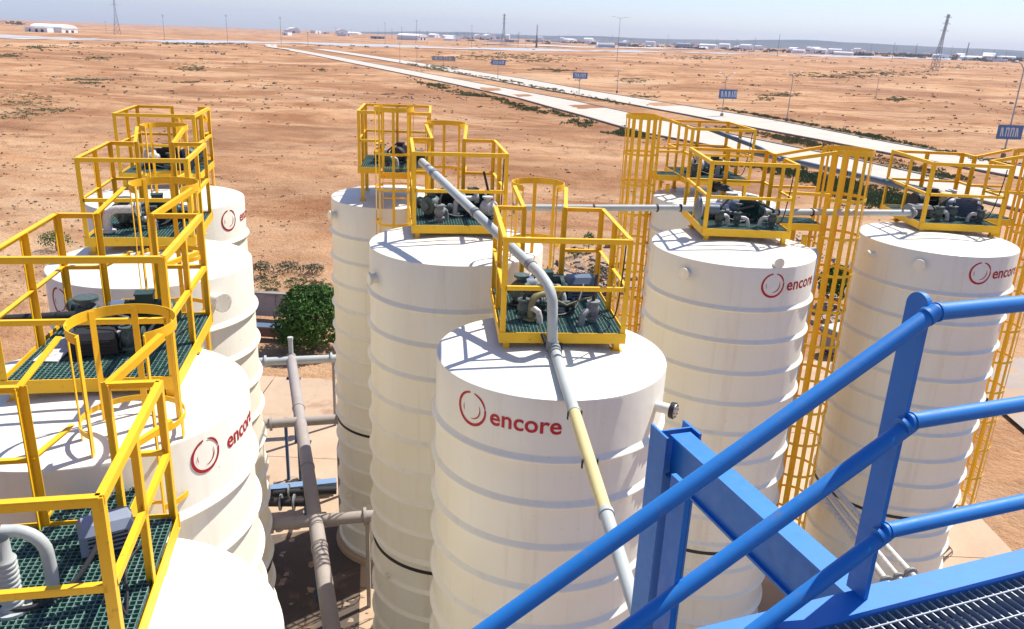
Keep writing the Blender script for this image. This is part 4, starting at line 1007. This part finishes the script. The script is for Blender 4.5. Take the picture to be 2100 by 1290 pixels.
t = thing('blue_support_frame', 'blue column and level beam behind the stair handrails', 'frame', (0.76, 3.32, ZF - 0.06))
ca = Vector((1.20, 2.23, 0)); cb = Vector((0.80, 3.34, 0)); dv = (cb - ca).normalized(); pv = Vector((dv.y, -dv.x, 0))
zt = ZF - 0.05
basis = Vector((0.76, 3.32, ZF - 0.06))
def Wb(f):
    def g(mb): f(mb); mb.v = [tuple(Vector(v) - basis) for v in mb.v]
    return g
part('beam', t, None, Wb(lambda mb: (mb.bar(ca + Vector((0, 0, zt)), cb + Vector((0, 0, zt)), 0.105, 0.012), mb.bar(ca - pv * 0.03 + Vector((0, 0, zt - 0.10)), cb - pv * 0.03 + Vector((0, 0, zt - 0.10)), 0.010, 0.188), mb.bar(ca + Vector((0, 0, zt - 0.20)), cb + Vector((0, 0, zt - 0.20)), 0.105, 0.012))), M['blue'])
def colm(mb):
    q = cb + dv * 0.04; zb_ = float(gz0(q.x, q.y)) ; zt_ = zt + 0.008
    for sgn in (-1, 1):
        c = q + pv * (sgn * 0.085) + Vector((0, 0, 0)); mb.bar(c + Vector((0, 0, zb_)), c + Vector((0, 0, zt_)), 0.012, 0.15, tuple(dv))
    mb.bar(q + Vector((0, 0, zb_)), q + Vector((0, 0, zt_)), 0.158, 0.010, tuple(dv))
part('column', t, None, Wb(colm), M['blue'])

# ------------------------------------------------------------------ low wall, kerb beam, bush, clutter
zw = float(gz0(-11, 32.5))
t = thing('low_wall', 'low grey rendered wall left of the round bush', 'wall', (-12, 33.0, zw), -0.03)
for i in range(5):
    part('wall_panel', t, 'wpan', lambda mb: mb.box((0, 0, 0.5), (1.78, 0.22, 1.0)), M['wall'], (-4.5 + i * 1.8, 0, 0))
part('coping', t, None, lambda mb: mb.box((-0.9, 0, 1.03), (9.0, 0.3, 0.06)), M['kerb'])
t = thing('kerb_beam', 'low pale topped concrete trough edge before the low wall', 'kerb', (-11, 30.6, float(gz0(-11, 30.6))), -0.03)
part('kerb_block', t, None, lambda mb: mb.box((0, 0, 0.2), (7.0, 0.35, 0.4)), M['rust'])
part('steel_cap', t, None, lambda mb: mb.box((0, 0, 0.42), (7.0, 0.5, 0.05)), M['bluegrey'])

def leaf_cloud(mb, n, centre, radii, size, flat=0.25, hollow=0.45, lumps=14, seed=1):
    rg = np.random.default_rng(seed)
    L = rg.normal(size=(lumps, 3)); L /= np.linalg.norm(L, axis=1)[:, None]; LA = rg.uniform(0.06, 0.26, lumps)
    for _ in range(n):
        d = rg.normal(size=3); d /= np.linalg.norm(d)
        if d[2] < -0.55: d[2] = -d[2]
        bump_ = 0.86 + sum(a * max(0, float(d @ l) - 0.72) * 3 for a, l in zip(LA, L))
        rr = (hollow + (1 - hollow) * rg.random() ** 0.35) * bump_
        p = Vector(np.array(centre) + d * rr * np.array(radii))
        nrm = Vector(d + rg.normal(size=3) * 0.6).normalized(); a = nrm.orthogonal().normalized(); b = nrm.cross(a)
        q = rg.random() * 6.28; a, b = a * math.cos(q) + b * math.sin(q), b * math.cos(q) - a * math.sin(q)
        s = size * rg.uniform(0.6, 1.3)
        mb.add([p - a * s, p - b * s * 0.45 + nrm * s * flat, p + a * s, p + b * s * 0.45 + nrm * s * flat], [(0, 1, 2, 3)])
bx, by = -7.75, 29.6; bz = float(gz0(bx, by))
t = thing('round_bush', 'big dark green round bush between the left and middle silos', 'bush', (bx, by, bz))
part('crown', t, None, lambda mb: (leaf_cloud(mb, 6500, (0.1, 0, 1.12), (1.30, 1.3, 1.32), 0.085, hollow=0.45, lumps=22, seed=3), leaf_cloud(mb, 1800, (-0.55, -0.3, 0.65), (0.75, 0.8, 0.7), 0.08, seed=4), leaf_cloud(mb, 900, (0.25, 0.1, 2.0), (0.6, 0.6, 0.5), 0.08, hollow=0.1, seed=14), leaf_cloud(mb, 700, (-0.45, 0.1, 1.6), (0.6, 0.6, 0.5), 0.08, hollow=0.1, seed=15)), M['bush'])
part('trunk', t, None, lambda mb: (mb.tube([(0, 0, -0.1), (0.03, 0, 0.6), (0.1, 0.05, 1.3)], [0.11, 0.08, 0.04], 8), mb.tube([(0, 0, 0.4), (-0.4, 0.1, 1.1), (-0.7, 0.1, 1.6)], [0.06, 0.04, 0.02], 7), mb.tube([(0.02, 0, 0.5), (0.4, -0.2, 1.2)], [0.06, 0.02], 7)), M['bark'])
def shrub(u, v, h, w, lab, mat='bush', n=500, seed=5):
    p = G(u, v); z = float(gz(p[0], p[1]))
    t = thing('shrub', lab, 'shrub', (p[0], p[1], z), 0, 'shrubs around the silos')
    part('foliage', t, None, lambda mb: leaf_cloud(mb, n, (0, 0, h * 0.55), (w / 2, w / 2, h * 0.5), 0.07 * max(1, h / 1.2), hollow=0.1, seed=seed), M[mat])
    part('stem', t, None, lambda mb: mb.tube([(0, 0, -0.1), (0, 0, h * 0.7)], [0.04, 0.015], 6), M['bark'])
shrub(1208, 500, 1.2, 0.8, 'small upright green shrub on the sand behind the front platform', n=260)
shrub(1180, 508, 0.5, 0.9, 'low green shrub left of the upright shrub behind the front platform', n=200, seed=6)
shrub(1705, 622, 2.0, 1.4, 'green shrub seen through the ladder cage beside the rightmost silo', n=900, seed=7)
shrub(115, 508, 1.0, 1.7, 'low green shrub left of the third left platform', n=500, seed=9)
shrub(590, 548, 0.5, 1.6, 'flat pale green shrub behind the low wall, left one', 'scrub', n=350, seed=10)
shrub(640, 552, 0.5, 1.4, 'flat pale green shrub behind the low wall, right one', 'scrub', n=350, seed=11)
shrub(535, 560, 0.8, 1.2, 'grey green shrub beside the third left silo, behind the low wall', 'scrub', n=400, seed=12)
shrub(1228, 560, 0.8, 1.6, 'dry olive shrub behind the front platform, among the rubble', 'scrub', n=500, seed=13)
def crate(u, v, d, lab, mat, rz=0.2):
    p = onz(u, v, float(gz0(*G(u, v)[:2]))); z = float(gz0(p[0], p[1]))
    t = thing('steel_cabinet', lab, 'cabinet', (p[0], p[1], z), rz, 'cabinets behind the ladder cage')
    a, b, c = d
    part('casing', t, None, lambda mb: mb.box((0, 0, c / 2 + 0.1), (a, b, c)), M[mat])
    part('lid', t, None, lambda mb: mb.box((0, 0, c + 0.12), (a + 0.08, b + 0.08, 0.04)), M['ltgrey'])
    part('door', t, None, lambda mb: mb.box((0, -b / 2 - 0.012, c / 2 + 0.1), (a * 0.8, 0.02, c * 0.8)), M['fargrey'])
    part('plinth', t, None, lambda mb: mb.box((0, 0, 0.05), (a * 0.9, b * 0.9, 0.1)), M['black'])
crate(1712, 720, (0.9, 0.7, 0.8), 'grey steel cabinet seen through the ladder cage left of the rightmost silo', 'grey', 0.5)

def clumps(name, pts, size, mat, per=14, seed=1, tall=1.0, kind='stuff', flat=0.6):
    """pts: (n,2) world; each becomes a tuft of small blades/leaves: one object"""
    rg = np.random.default_rng(seed); pts = np.asarray(pts, float); n = len(pts); sz = np.asarray(size, float) * np.ones(n)
    z = gz(pts[:, 0], pts[:, 1])
    base = np.stack([pts[:, 0], pts[:, 1], z], 1)
    off_ = rg.normal(size=(n, per, 3)); off_ /= np.linalg.norm(off_, axis=2)[..., None]
    off_[..., 2] = np.abs(off_[..., 2]) * flat * tall; rad = rg.random((n, per, 1)) ** 0.5
    c = base[:, None] + off_ * rad * sz[:, None, None] * np.array([1, 1, 0.8]); 
    d = rg.normal(size=(n, per, 3)) * sz[:, None, None] * 0.20; d[..., 2] *= 0.4
    upv = rg.normal(size=(n, per, 3)) * sz[:, None, None] * 0.12; upv[..., 2] = (0.28 + 0.3 * rg.random((n, per))) * sz[:, None] * tall
    V = np.stack([c - d, c + d, c + upv], 2).reshape(-1, 3)
    me = bpy.data.meshes.new(name); m = len(V) // 3
    me.vertices.add(len(V)); me.vertices.foreach_set('co', V.ravel())
    me.loops.add(m * 3); me.loops.foreach_set('vertex_index', np.arange(m * 3, dtype=np.int32))
    me.polygons.add(m); me.polygons.foreach_set('loop_start', np.arange(0, m * 3, 3, dtype=np.int32)); me.polygons.foreach_set('loop_total', np.full(m, 3, dtype=np.int32))
    me.update(); me.validate(); me.materials.append(mat)
    o = bpy.data.objects.new(name, me); COL.objects.link(o); return struct(o, kind)
def along(pxs, n, spread, seed=1):
    rg = np.random.default_rng(seed); P = np.array([G(*q)[:2] for q in pxs]); seg = np.hypot(*np.diff(P, axis=0).T); t = np.concatenate([[0], np.cumsum(seg)])
    u = rg.random(n) * t[-1]; u = u + 3 * np.sin(u / 5)
    return np.stack([np.interp(u, t, P[:, 0]), np.interp(u, t, P[:, 1])], 1) + rg.normal(size=(n, 2)) * spread
G1 = along([(850, 165), (960, 190), (1050, 213), (1140, 234), (1220, 256), (1290, 275), (1345, 292)], 1500, (1.3, 1.3), 1)
keep = (RNG.random(len(G1)) < np.interp(G1[:, 1], [100, 150, 240], [1, 0.9, 0.35])) & (noise(G1[:, 0] / 4, G1[:, 1] / 4, 61) > -0.16); G1 = G1[keep]
G1b = along([(1560, 345), (1660, 362), (1760, 392), (1900, 425), (2000, 455)], 1700, (1.5, 1.2), 2)
G2 = along([(1480, 221), (1560, 236), (1660, 255), (1760, 276), (1900, 304), (2050, 335)], 420, (0.8, 0.9), 3)
G3 = along([(830, 130), (900, 143), (1000, 160), (1100, 178), (1200, 197), (1300, 219)], 420, (1.2, 1.5), 4)
G4 = along([(1500, 262), (1600, 283), (1700, 305), (1800, 330), (1950, 365)], 500, (1.2, 1.0), 5)
clumps('grass', np.vstack([G1, G1b, G2]), RNG.uniform(0.18, 0.50, len(G1) + len(G1b) + len(G2)), M['grass'], 16, 1, 1.0)
clumps('grass', np.vstack([G3, G4]), RNG.uniform(0.2, 0.55, len(G3) + len(G4)), M['drygrass'], 14, 2, 0.9)
# green patches on the left plain and dots of scrub everywhere
def patch(u, v, n, su, sv, seed):
    rg = np.random.default_rng(seed); return np.array([G(u + rg.normal() * su, v + rg.normal() * sv)[:2] for _ in range(n)])
PT = np.vstack([patch(60, 215, 150, 50, 9, 1), patch(40, 240, 110, 35, 6, 2), patch(110, 232, 70, 25, 4, 3), patch(180, 163, 120, 25, 2, 4), patch(185, 175, 50, 15, 1.5, 5),
                patch(395, 140, 90, 18, 2.5, 6), patch(410, 93, 120, 40, 1, 7), patch(80, 98, 50, 10, 1, 8), patch(210, 119, 40, 18, 1, 9), patch(20, 118, 60, 20, 1.5, 10),
                patch(380, 168, 40, 14, 1.5, 11), patch(550, 575, 60, 18, 10, 12), patch(620, 570, 80, 22, 8, 13), patch(1440, 118, 220, 40, 2, 14), patch(1000, 118, 220, 70, 2, 15), patch(1090, 125, 120, 50, 2, 16),
                patch(1120, 141, 60, 12, 1, 17), patch(1150, 145, 60, 15, 1, 18), patch(1300, 168, 70, 15, 2, 19), patch(1320, 195, 60, 14, 3, 20), patch(1600, 195, 90, 25, 2, 21), patch(1570, 202, 40, 8, 1.5, 22),
                patch(1840, 208, 80, 12, 2, 23), patch(1800, 152, 160, 60, 2.5, 24), patch(1700, 157, 130, 40, 2.5, 25), patch(1950, 138, 130, 50, 3, 26), patch(900, 140, 90, 20, 3, 27), patch(790, 192, 10, 6, 1, 28), patch(660, 147, 24, 10, 1.2, 29), patch(560, 170, 26, 12, 2, 30)])
dist = np.hypot(PT[:, 0], PT[:, 1])
clumps('scrub', PT, np.clip(dist / 360, 0.22, 1.4) * RNG.uniform(0.5, 1.2, len(PT)), M['sage'], 12, 3, 0.55)
n = 2300
uu = RNG.uniform(-80, 2180, n); vv = 92 + 520 * RNG.random(n) ** 2.1
SC = np.array([G(u, v)[:2] for u, v in zip(uu, vv)])
k = (near_road(SC[:, 0], SC[:, 1]) < 0.05) & (in_flat(SC[:, 0], SC[:, 1]) < 0.05) & (noise(SC[:, 0] / 22, SC[:, 1] / 22, 33) + 0.28 * RNG.random(n) > 0.10)
SC = SC[k]; dist = np.hypot(SC[:, 0], SC[:, 1])
clumps('scrub', SC, np.clip(dist / 300, 0.12, 2.2) * RNG.uniform(0.35, 1.2, len(SC)), M['scrub'], 9, 4, 0.7)
# stones and rubble
def stones(name, pts, sizes, mat, seed):
    rg = np.random.default_rng(seed); mb = MB()
    for (x, y), s in zip(pts, sizes):
        z = float(gz(x, y)); q = rg.normal(size=(8, 3)) * 0.16 + np.array([[a, b, c] for a in (-.5, .5) for b in (-.5, .5) for c in (-.25, .35)])
        q = q * s + np.array([x, y, z + s * 0.08]); mb.add(q, [(0, 1, 3, 2), (4, 6, 7, 5), (0, 4, 5, 1), (2, 3, 7, 6), (0, 2, 6, 4), (1, 5, 7, 3)])
    o = bpy.data.objects.new(name, mb.mesh(name, mat)); COL.objects.link(o); return struct(o, 'stuff')
gut = np.stack([RNG.uniform(-5.6, -2.4, 160), RNG.uniform(9, 17, 160)], 1)
ST = np.vstack([gut, patch(1210, 555, 260, 45, 28, 41), patch(1715, 640, 90, 20, 60, 42), patch(600, 1010, 30, 50, 10, 43), patch(1600, 520, 60, 60, 40, 44)])
stones('rubble', ST, np.concatenate([RNG.uniform(0.03, 0.16, 160), RNG.uniform(0.06, 0.42, len(ST) - 160)]), M['rock'], 5)
sel = RNG.random(len(SC)) < 0.25
stones('loose_stones', SC[sel] + RNG.normal(size=(sel.sum(), 2)) * 1.5, np.clip(dist[sel] / 260, 0.12, 1.4) * RNG.uniform(0.3, 0.9, sel.sum()), M['rock'], 6)

nn = 3000; uu = RNG.uniform(-60, 2160, nn); vv = 150 + 470 * RNG.random(nn) ** 0.9
PB_ = np.array([G(u, v)[:2] for u, v in zip(uu, vv)]); kk_ = (near_road(PB_[:, 0], PB_[:, 1]) < 0.2) & (in_flat(PB_[:, 0], PB_[:, 1]) < 0.3) & (noise(PB_[:, 0] / 9, PB_[:, 1] / 7, 71) + 0.3 * RNG.random(nn) > 0.05)
PB_ = PB_[kk_]; stones('earth_clods', PB_, np.clip(np.hypot(PB_[:, 0], PB_[:, 1]) / 560, 0.06, 0.4) * RNG.uniform(0.4, 1.4, len(PB_)), M['clod'], 8)
# ------------------------------------------------------------------ street lamps, signs, poles, pylons
def lamp(u, v, h, label, arms=1.2, lean=0.0):
    p = G(u, v); z = float(gz0(p[0], p[1])) + 0.0
    t = thing('street_lamp', label, 'lamp post', (p[0], p[1], z), 0.35, 'lamp posts along the road'); r = 0.07 + h * 0.004
    part('pole', t, 'lpole%.1f' % h, lambda mb: mb.tube([(0, 0, -0.2), (0, 0, h)], [r, r * 0.6], 10), M['lamppole'])
    part('base', t, 'lbase', lambda mb: mb.box((0, 0, 0.2), (0.4, 0.4, 0.5)), M['kerb'])
    for s in (-1, 1):
        part('arm', t, 'larm%d%.1f%.1f' % (s, h, arms), lambda mb: mb.tube([(0, 0, h - 0.3), (s * arms * 0.5, 0, h + 0.35), (s * arms, 0, h + 0.6)], r * 0.5, 8), M['lamppole'])
        part('lamp_head', t, 'lhead%d%.1f%.1f' % (s, h, arms), lambda mb: mb.lathe([(0, -0.06), (0.2, -0.05), (0.24, 0), (0.16, 0.08), (0, 0.1)], 12, None, (s * (arms + 0.2), 0, h + 0.62)), M['signwhite'])
    return p
lamp(1480, 238, 6.6, 'street lamp with double arms carrying the blue sign nearest its middle')
lamp(1613, 248, 7.4, 'street lamp on the far kerb, right of the signed lamp, no sign')
lamp(1795, 203, 5.2, 'short street lamp standing out on the sand plain at the right')
lamp(2057, 322, 10.6, 'tall street lamp at the right edge carrying a blue sign')
lamp(1265, 127, 24.0, 'very tall double armed lamp mast beyond the road', 5.5)
lamp(855, 134, 6.4, 'distant street lamp near the road bend, beside the white sign')
lamp(1265, 190, 4.6, 'short lamp post on the far verge between the two small signs', 0.5)
lamp(820, 128, 7.5, 'leaning street lamp farthest up the dual road')
def sign(u, v, ub, vb, w, h, label, post=True, yaw=0.12, words=True, mat='signblue'):
    """board centred at pixel (ub, vb), standing over the ground point seen at (u, v)"""
    p = G(u, v); q = ony(ub, vb, p[1] - 0.25)
    z0 = float(gz0(p[0], p[1]))
    t = thing('road_sign', label, 'sign', (q[0], q[1], z0), yaw, 'blue signs along the road'); zc = q[2] - z0
    part('board', t, 'board%s%.1f%.1f' % (mat, w, h), lambda mb: mb.box((0, 0, 0), (w, 0.08, h)), M[mat], (0, 0, zc))
    rg = random.Random(int(u)); x = -w * 0.36; bw_ = w * 0.045
    def stroke(f): part('stroke', t, None, f, M['signwhite'], (0, 0, zc))
    while words and x < w * 0.36:
        k = rg.choice((0, 1, 2))
        stroke(lambda mb: mb.box((x, -0.055, 0), (bw_, 0.02, h * 0.62)))
        if k == 1:
            stroke(lambda mb: mb.box((x + bw_ * 1.1, -0.055, h * 0.26), (bw_ * 1.1, 0.02, h * 0.12))); stroke(lambda mb: mb.box((x + bw_ * 2.2, -0.055, 0), (bw_, 0.02, h * 0.62))); x += bw_ * 2
        if k == 2:
            stroke(lambda mb: mb.bar((x + bw_ * 0.8, -0.055, h * 0.3), (x + bw_ * 2, -0.055, -h * 0.3), 0.02, bw_, (1, 0, 0))); x += bw_ * 2
        x += bw_ * 2.4
    part('back_frame', t, 'bframe%.1f%.1f' % (w, h), lambda mb: (mb.box((0, 0.06, h * 0.3), (w, 0.05, 0.08)), mb.box((0, 0.06, -h * 0.3), (w, 0.05, 0.08))), M['mast'], (0, 0, zc))
    if post: part('post', t, None, lambda mb: mb.tube([(0, 0.12, -0.2), (0, 0.12, zc + h * 0.4)], 0.09, 8), M['lamppole'])
sign(1480, 238, 1493, 193, 3.2, 1.55, 'blue sign with white strokes mounted on the middle street lamp', False)
sign(2057, 322, 2071, 271, 3.3, 1.7, 'largest blue sign with white strokes on the right edge lamp', False)
sign(1180, 192, 1190, 155, 3.3, 1.35, 'blue sign on its own post between the two carriageways')
sign(1019, 163, 1022, 128, 4.0, 1.4, 'small distant blue sign on a post beside the road')
sign(910, 131, 910, 120, 9.5, 1.6, 'wide pale lattice like sign farthest along the road', True, 0.1, True, 'fargrey')
def pole(u, v, h, label, r=0.16):
    p = G(u, v); z = float(gz(p[0], p[1]))
    t = thing('utility_pole', label, 'pole', (p[0], p[1], z), 0, 'poles across the plain')
    part('shaft', t, 'ps%.1f%.2f' % (h, r), lambda mb: mb.tube([(0, 0, -0.5), (0, 0, h)], [r, r * 0.6], 8), M['mast'])
    part('cross_arm', t, 'pa%.1f' % h, lambda mb: (mb.box((0, 0, h - 0.6), (2.4, 0.14, 0.14)), mb.box((0, 0, h - 1.5), (1.6, 0.14, 0.14))), M['mast'])
for u, v, h, lab in ((338, 83, 19, 'pole on the far road, left of the two others near it'), (467, 88, 20, 'pole on the far road, middle of the left three'), (577, 92, 20, 'pole on the far road by the junction'),
                     (632, 97, 10, 'short pole right of the junction'), (790, 93, 20, 'pole beside the white hangar'), (876, 92, 14, 'slim pole right of the white hangar'), (937, 92, 15, 'first pole of a close pair left of the middle pylon'),
                     (960, 92, 15, 'second pole of a close pair left of the middle pylon'), (967, 97, 22, 'taller pole left of the middle pylon'), (1000, 96, 16, 'pole just left of the middle pylon'), (1061, 95, 16, 'pole just right of the middle pylon'),
                     (1078, 95, 15, 'slim pole right of the middle pylon'), (1207, 93, 16, 'pole before the far town, left of the tall mast'), (1175, 91, 16, 'pole left of the grey tank on the plain'), (218, 66, 14, 'dark pole on the left plain below the pylon')):
    pole(u, v, h, lab)
p = G(1100, 98); t = thing('white_mast', 'thick white topped mast right of the middle pylon', 'mast', (p[0], p[1], float(gz(p[0], p[1]))))
part('shaft', t, None, lambda mb: mb.tube([(0, 0, -1), (0, 0, 6), (0, 0, 22)], [1.6, 1.0, 0.7], 10), M['mast'])
part('tip', t, None, lambda mb: mb.tube([(0, 0, 14), (0, 0, 26)], [0.9, 0.7], 10), M['signwhite'])
def at_dist(u, d, vref=70):
    w = ray(u, vref); k = d / math.hypot(w[0], w[1]); return float(w[0] * k), float(w[1] * k)
def pylon(u, d, h, label, lean=0.0, rz=0.4, kb=0.085):
    x, y = at_dist(u, d); z = float(gz0(x, y)) - 0.3
    t = thing('lattice_pylon', label, 'pylon', (x, y, z), rz, 'lattice pylons on the plain'); t.rotation_euler = (0, lean, rz)
    b = h * kb; tw = h * 0.016; th = 0.11 + h * 0.0015
    def wd_(zz): 
        k = zz / h; return b + (tw - b) * min(1, k / 0.62) ** 0.85 if k < 0.62 else tw
    for sx in (-1, 1):
        for sy in (-1, 1):
            part('leg', t, 'pl%.0f%.3f%d%d' % (h, kb, sx, sy), lambda mb: [mb.bar((sx * wd_(h * i / 10), sy * wd_(h * i / 10), h * i / 10), (sx * wd_(h * (i + 1) / 10), sy * wd_(h * (i + 1) / 10), h * (i + 1) / 10), th, th) for i in range(10)], M['mast'])
    def br(mb):
        zs = [h * k for k in (0, .13, .25, .36, .46, .55, .62, .68, .74, .8, .86, .92, 1.0)]
        for a, c in zip(zs[:-1], zs[1:]):
            wa, wc = wd_(a), wd_(c)
            for s in (-1, 1):
                mb.bar((-wa, s * wa, a), (wc, s * wc, c), th * .6, th * .6); mb.bar((wa, s * wa, a), (-wc, s * wc, c), th * .6, th * .6)
                mb.bar((s * wa, -wa, a), (s * wc, wc, c), th * .6, th * .6); mb.bar((s * wa, wa, a), (s * wc, -wc, c), th * .6, th * .6)
            mb.bar((-wc, wc, c), (wc, wc, c), th * .6, th * .6); mb.bar((-wc, -wc, c), (wc, -wc, c), th * .6, th * .6)
    part('bracing', t, 'pbr%.0f%.3f' % (h, kb), br, M['mast'])
    for k in (0.72, 0.84, 0.95):
        L = h * 0.085 * (1.2 - 0.3 * k)
        part('cross_arm', t, 'pca%.0f%.2f' % (h, k), lambda mb: (mb.bar((-L, 0, h * k), (0, 0, h * k + h * 0.03), th * .7, th * .7), mb.bar((L, 0, h * k), (0, 0, h * k + h * 0.03), th * .7, th * .7), mb.bar((-L, 0, h * k), (L, 0, h * k), th * .7, th * .7)), M['mast'])
pylon(241, 900, 38, 'lattice pylon at the left, cut off by the top of the photo')
pylon(1033, 1050, 38, 'lattice pylon in the middle of the horizon')
pylon(1930, 602, 35, 'big leaning lattice pylon at the right of the plain', 0.07, 0.1, 0.062)
pylon(1990, 1500, 28, 'small lattice pylon right of the big leaning one', 0.05, 0.2)
pylon(1780 + 105, 2300, 30, 'faint tiny lattice pylon left of the big leaning one')
rgb = random.Random(4)
for i in range(34):
    u = rgb.choice((rgb.uniform(640, 1400), rgb.uniform(1400, 2100))); d = rgb.uniform(1100, 2800); x, y = at_dist(u, d)
    t = part('far_pole', None, 'fpole', lambda mb: (mb.tube([(0, 0, -1), (0, 0, 26)], [0.34, 0.2], 6), mb.box((0, 0, 24.5), (4, 0.3, 0.3))), M['mast'], (x, y, float(gz0(x, y))), (0, rgb.uniform(-.03, .05), rgb.random()), (1, 1, rgb.uniform(0.55, 1.15)))
    tag(t, 'thin dark pole standing far off near the horizon', 'pole', 'thin poles near the horizon')

# ------------------------------------------------------------------ far buildings
def hall(u, d, w, dep, h, label, vault=True, rz=0.0, mat='farwhite', group=None, doors=2):
    x, y = at_dist(u, d); z = float(gz(x, y)) - 0.5
    t = thing('far_building', label, 'building', (x, y, z), rz, group)
    part('wall', t, None, lambda mb: mb.box((0, 0, h * 0.5), (w, dep, h)), M[mat])
    if vault:
        def vb(mb):
            n = 12; vs = []
            for i in range(n + 1):
                q = PI * i / n
                for s in (-1, 1): vs.append((-w / 2 * 1.02 * math.cos(q), s * dep / 2 * 1.02, h + 0.02 + h * 0.75 * math.sin(q)))
            mb.add(vs, [(2 * i, 2 * i + 2, 2 * i + 3, 2 * i + 1) for i in range(n)] + [tuple(2 * i for i in range(n, -1, -1)), tuple(2 * i + 1 for i in range(n + 1))], False)
        part('roof', t, None, vb, M[mat])
    else:
        part('roof', t, None, lambda mb: mb.box((0, 0, h + 0.15), (w * 1.03, dep * 1.03, 0.3)), M[mat])
    for i in range(doors):
        xx = -w * 0.35 + w * 0.7 * (i + 0.5) / doors
        part('door', t, None, lambda mb: mb.box((xx, -dep / 2 - 0.05, h * 0.35), (w * 0.16, 0.1, h * 0.7)), M['fardark'])
hall(112, 900, 20, 34, 4.6, 'big white vaulted hall on the left horizon', True, 1.35)
hall(88, 880, 14, 12, 4.2, 'smaller white shed with dark openings left of the vaulted hall', False, 0.1, doors=2)
hall(68, 890, 9, 9, 4.5, 'leftmost white shed beside the vaulted hall', False, 0.0, doors=1)
hall(846, 1500, 30, 44, 6.0, 'white hangar with a sloping roof left of the middle pylon', True, 1.1)
hall(775, 1500, 24, 18, 4.5, 'low grey shed left of the white hangar', False, 0.1, 'fargrey')
p = G(1242, 98)
t = thing('far_tank_building', 'half round grey steel shed on the plain near the tall lamp mast', 'shed', (p[0], p[1], float(gz0(*p[:2]))), 0.1)
part('barrel_roof', t, None, lambda mb: mb.lathe([(0, -14), (7, -14), (7, 14), (0, 14)], 24, AX, (0, 0, 0.5), False), M['fargrey'])
part('white_end', t, None, lambda mb: mb.lathe([(0, 0), (7.2, 0), (7.2, 1.2), (0, 1.2)], 24, AX, (-15.2, 0, 0.5), False), M['farwhite'])
spans = [(540, 640, 4), (880, 1010, 14), (1010, 1240, 22), (1240, 1400, 12), (1400, 1560, 20), (1620, 1800, 22), (1860, 2110, 16), (640, 770, 5)]
seen = 0
for a, b, n in spans:
    for i in range(n):
        u = rgb.uniform(a, b); d = rgb.uniform(1700, 3600); w = rgb.uniform(10, 36) * (d / 2400); h = rgb.uniform(5, 9) * (d / 2400)
        hall(u, d, w, rgb.uniform(14, 40), h, 'small white building far off along the horizon', rgb.random() < 0.5, rgb.choice((1.2, 0.9, 0.2)) + rgb.uniform(-.3, .3), rgb.choice(('farwhite',) * 6 + ('fargrey',)), 'small buildings of the far town', 1)
def belt(name, spans_, dmin, dmax, n, seed):
    rg = np.random.default_rng(seed); P = []
    for a, b, k in spans_:
        for _ in range(k):
            x, y = at_dist(rg.uniform(a, b), rg.uniform(dmin, dmax)); P.append((x, y))
    P = np.array(P); clumps(name, P, rg.uniform(5, 13, len(P)), M['scrub'], 16, seed, 0.7)
belt('far_trees', [(1080, 1260, 40), (1280, 1560, 90), (1560, 1850, 110), (1850, 2110, 150), (940, 1010, 20), (0, 60, 14)], 1700, 3400, 1, 51)

# ------------------------------------------------------------------ haze
hz = bpy.data.materials.new('haze'); hz.use_nodes = True; nt = hz.node_tree; nt.nodes.clear()
out = nt.nodes.new('ShaderNodeOutputMaterial'); pv_ = nt.nodes.new('ShaderNodeVolumePrincipled')
pv_.inputs['Color'].default_value = (0.68, 0.80, 1.0, 1); pv_.inputs['Density'].default_value = 0.00008; pv_.inputs['Anisotropy'].default_value = 0.0
nt.links.new(pv_.outputs[0], out.inputs['Volume'])
mb = MB(); mb.box((0, 0, 20), (21000, 21000, 280)); o = bpy.data.objects.new('haze', mb.mesh('haze', hz)); COL.objects.link(o); struct(o, 'stuff')
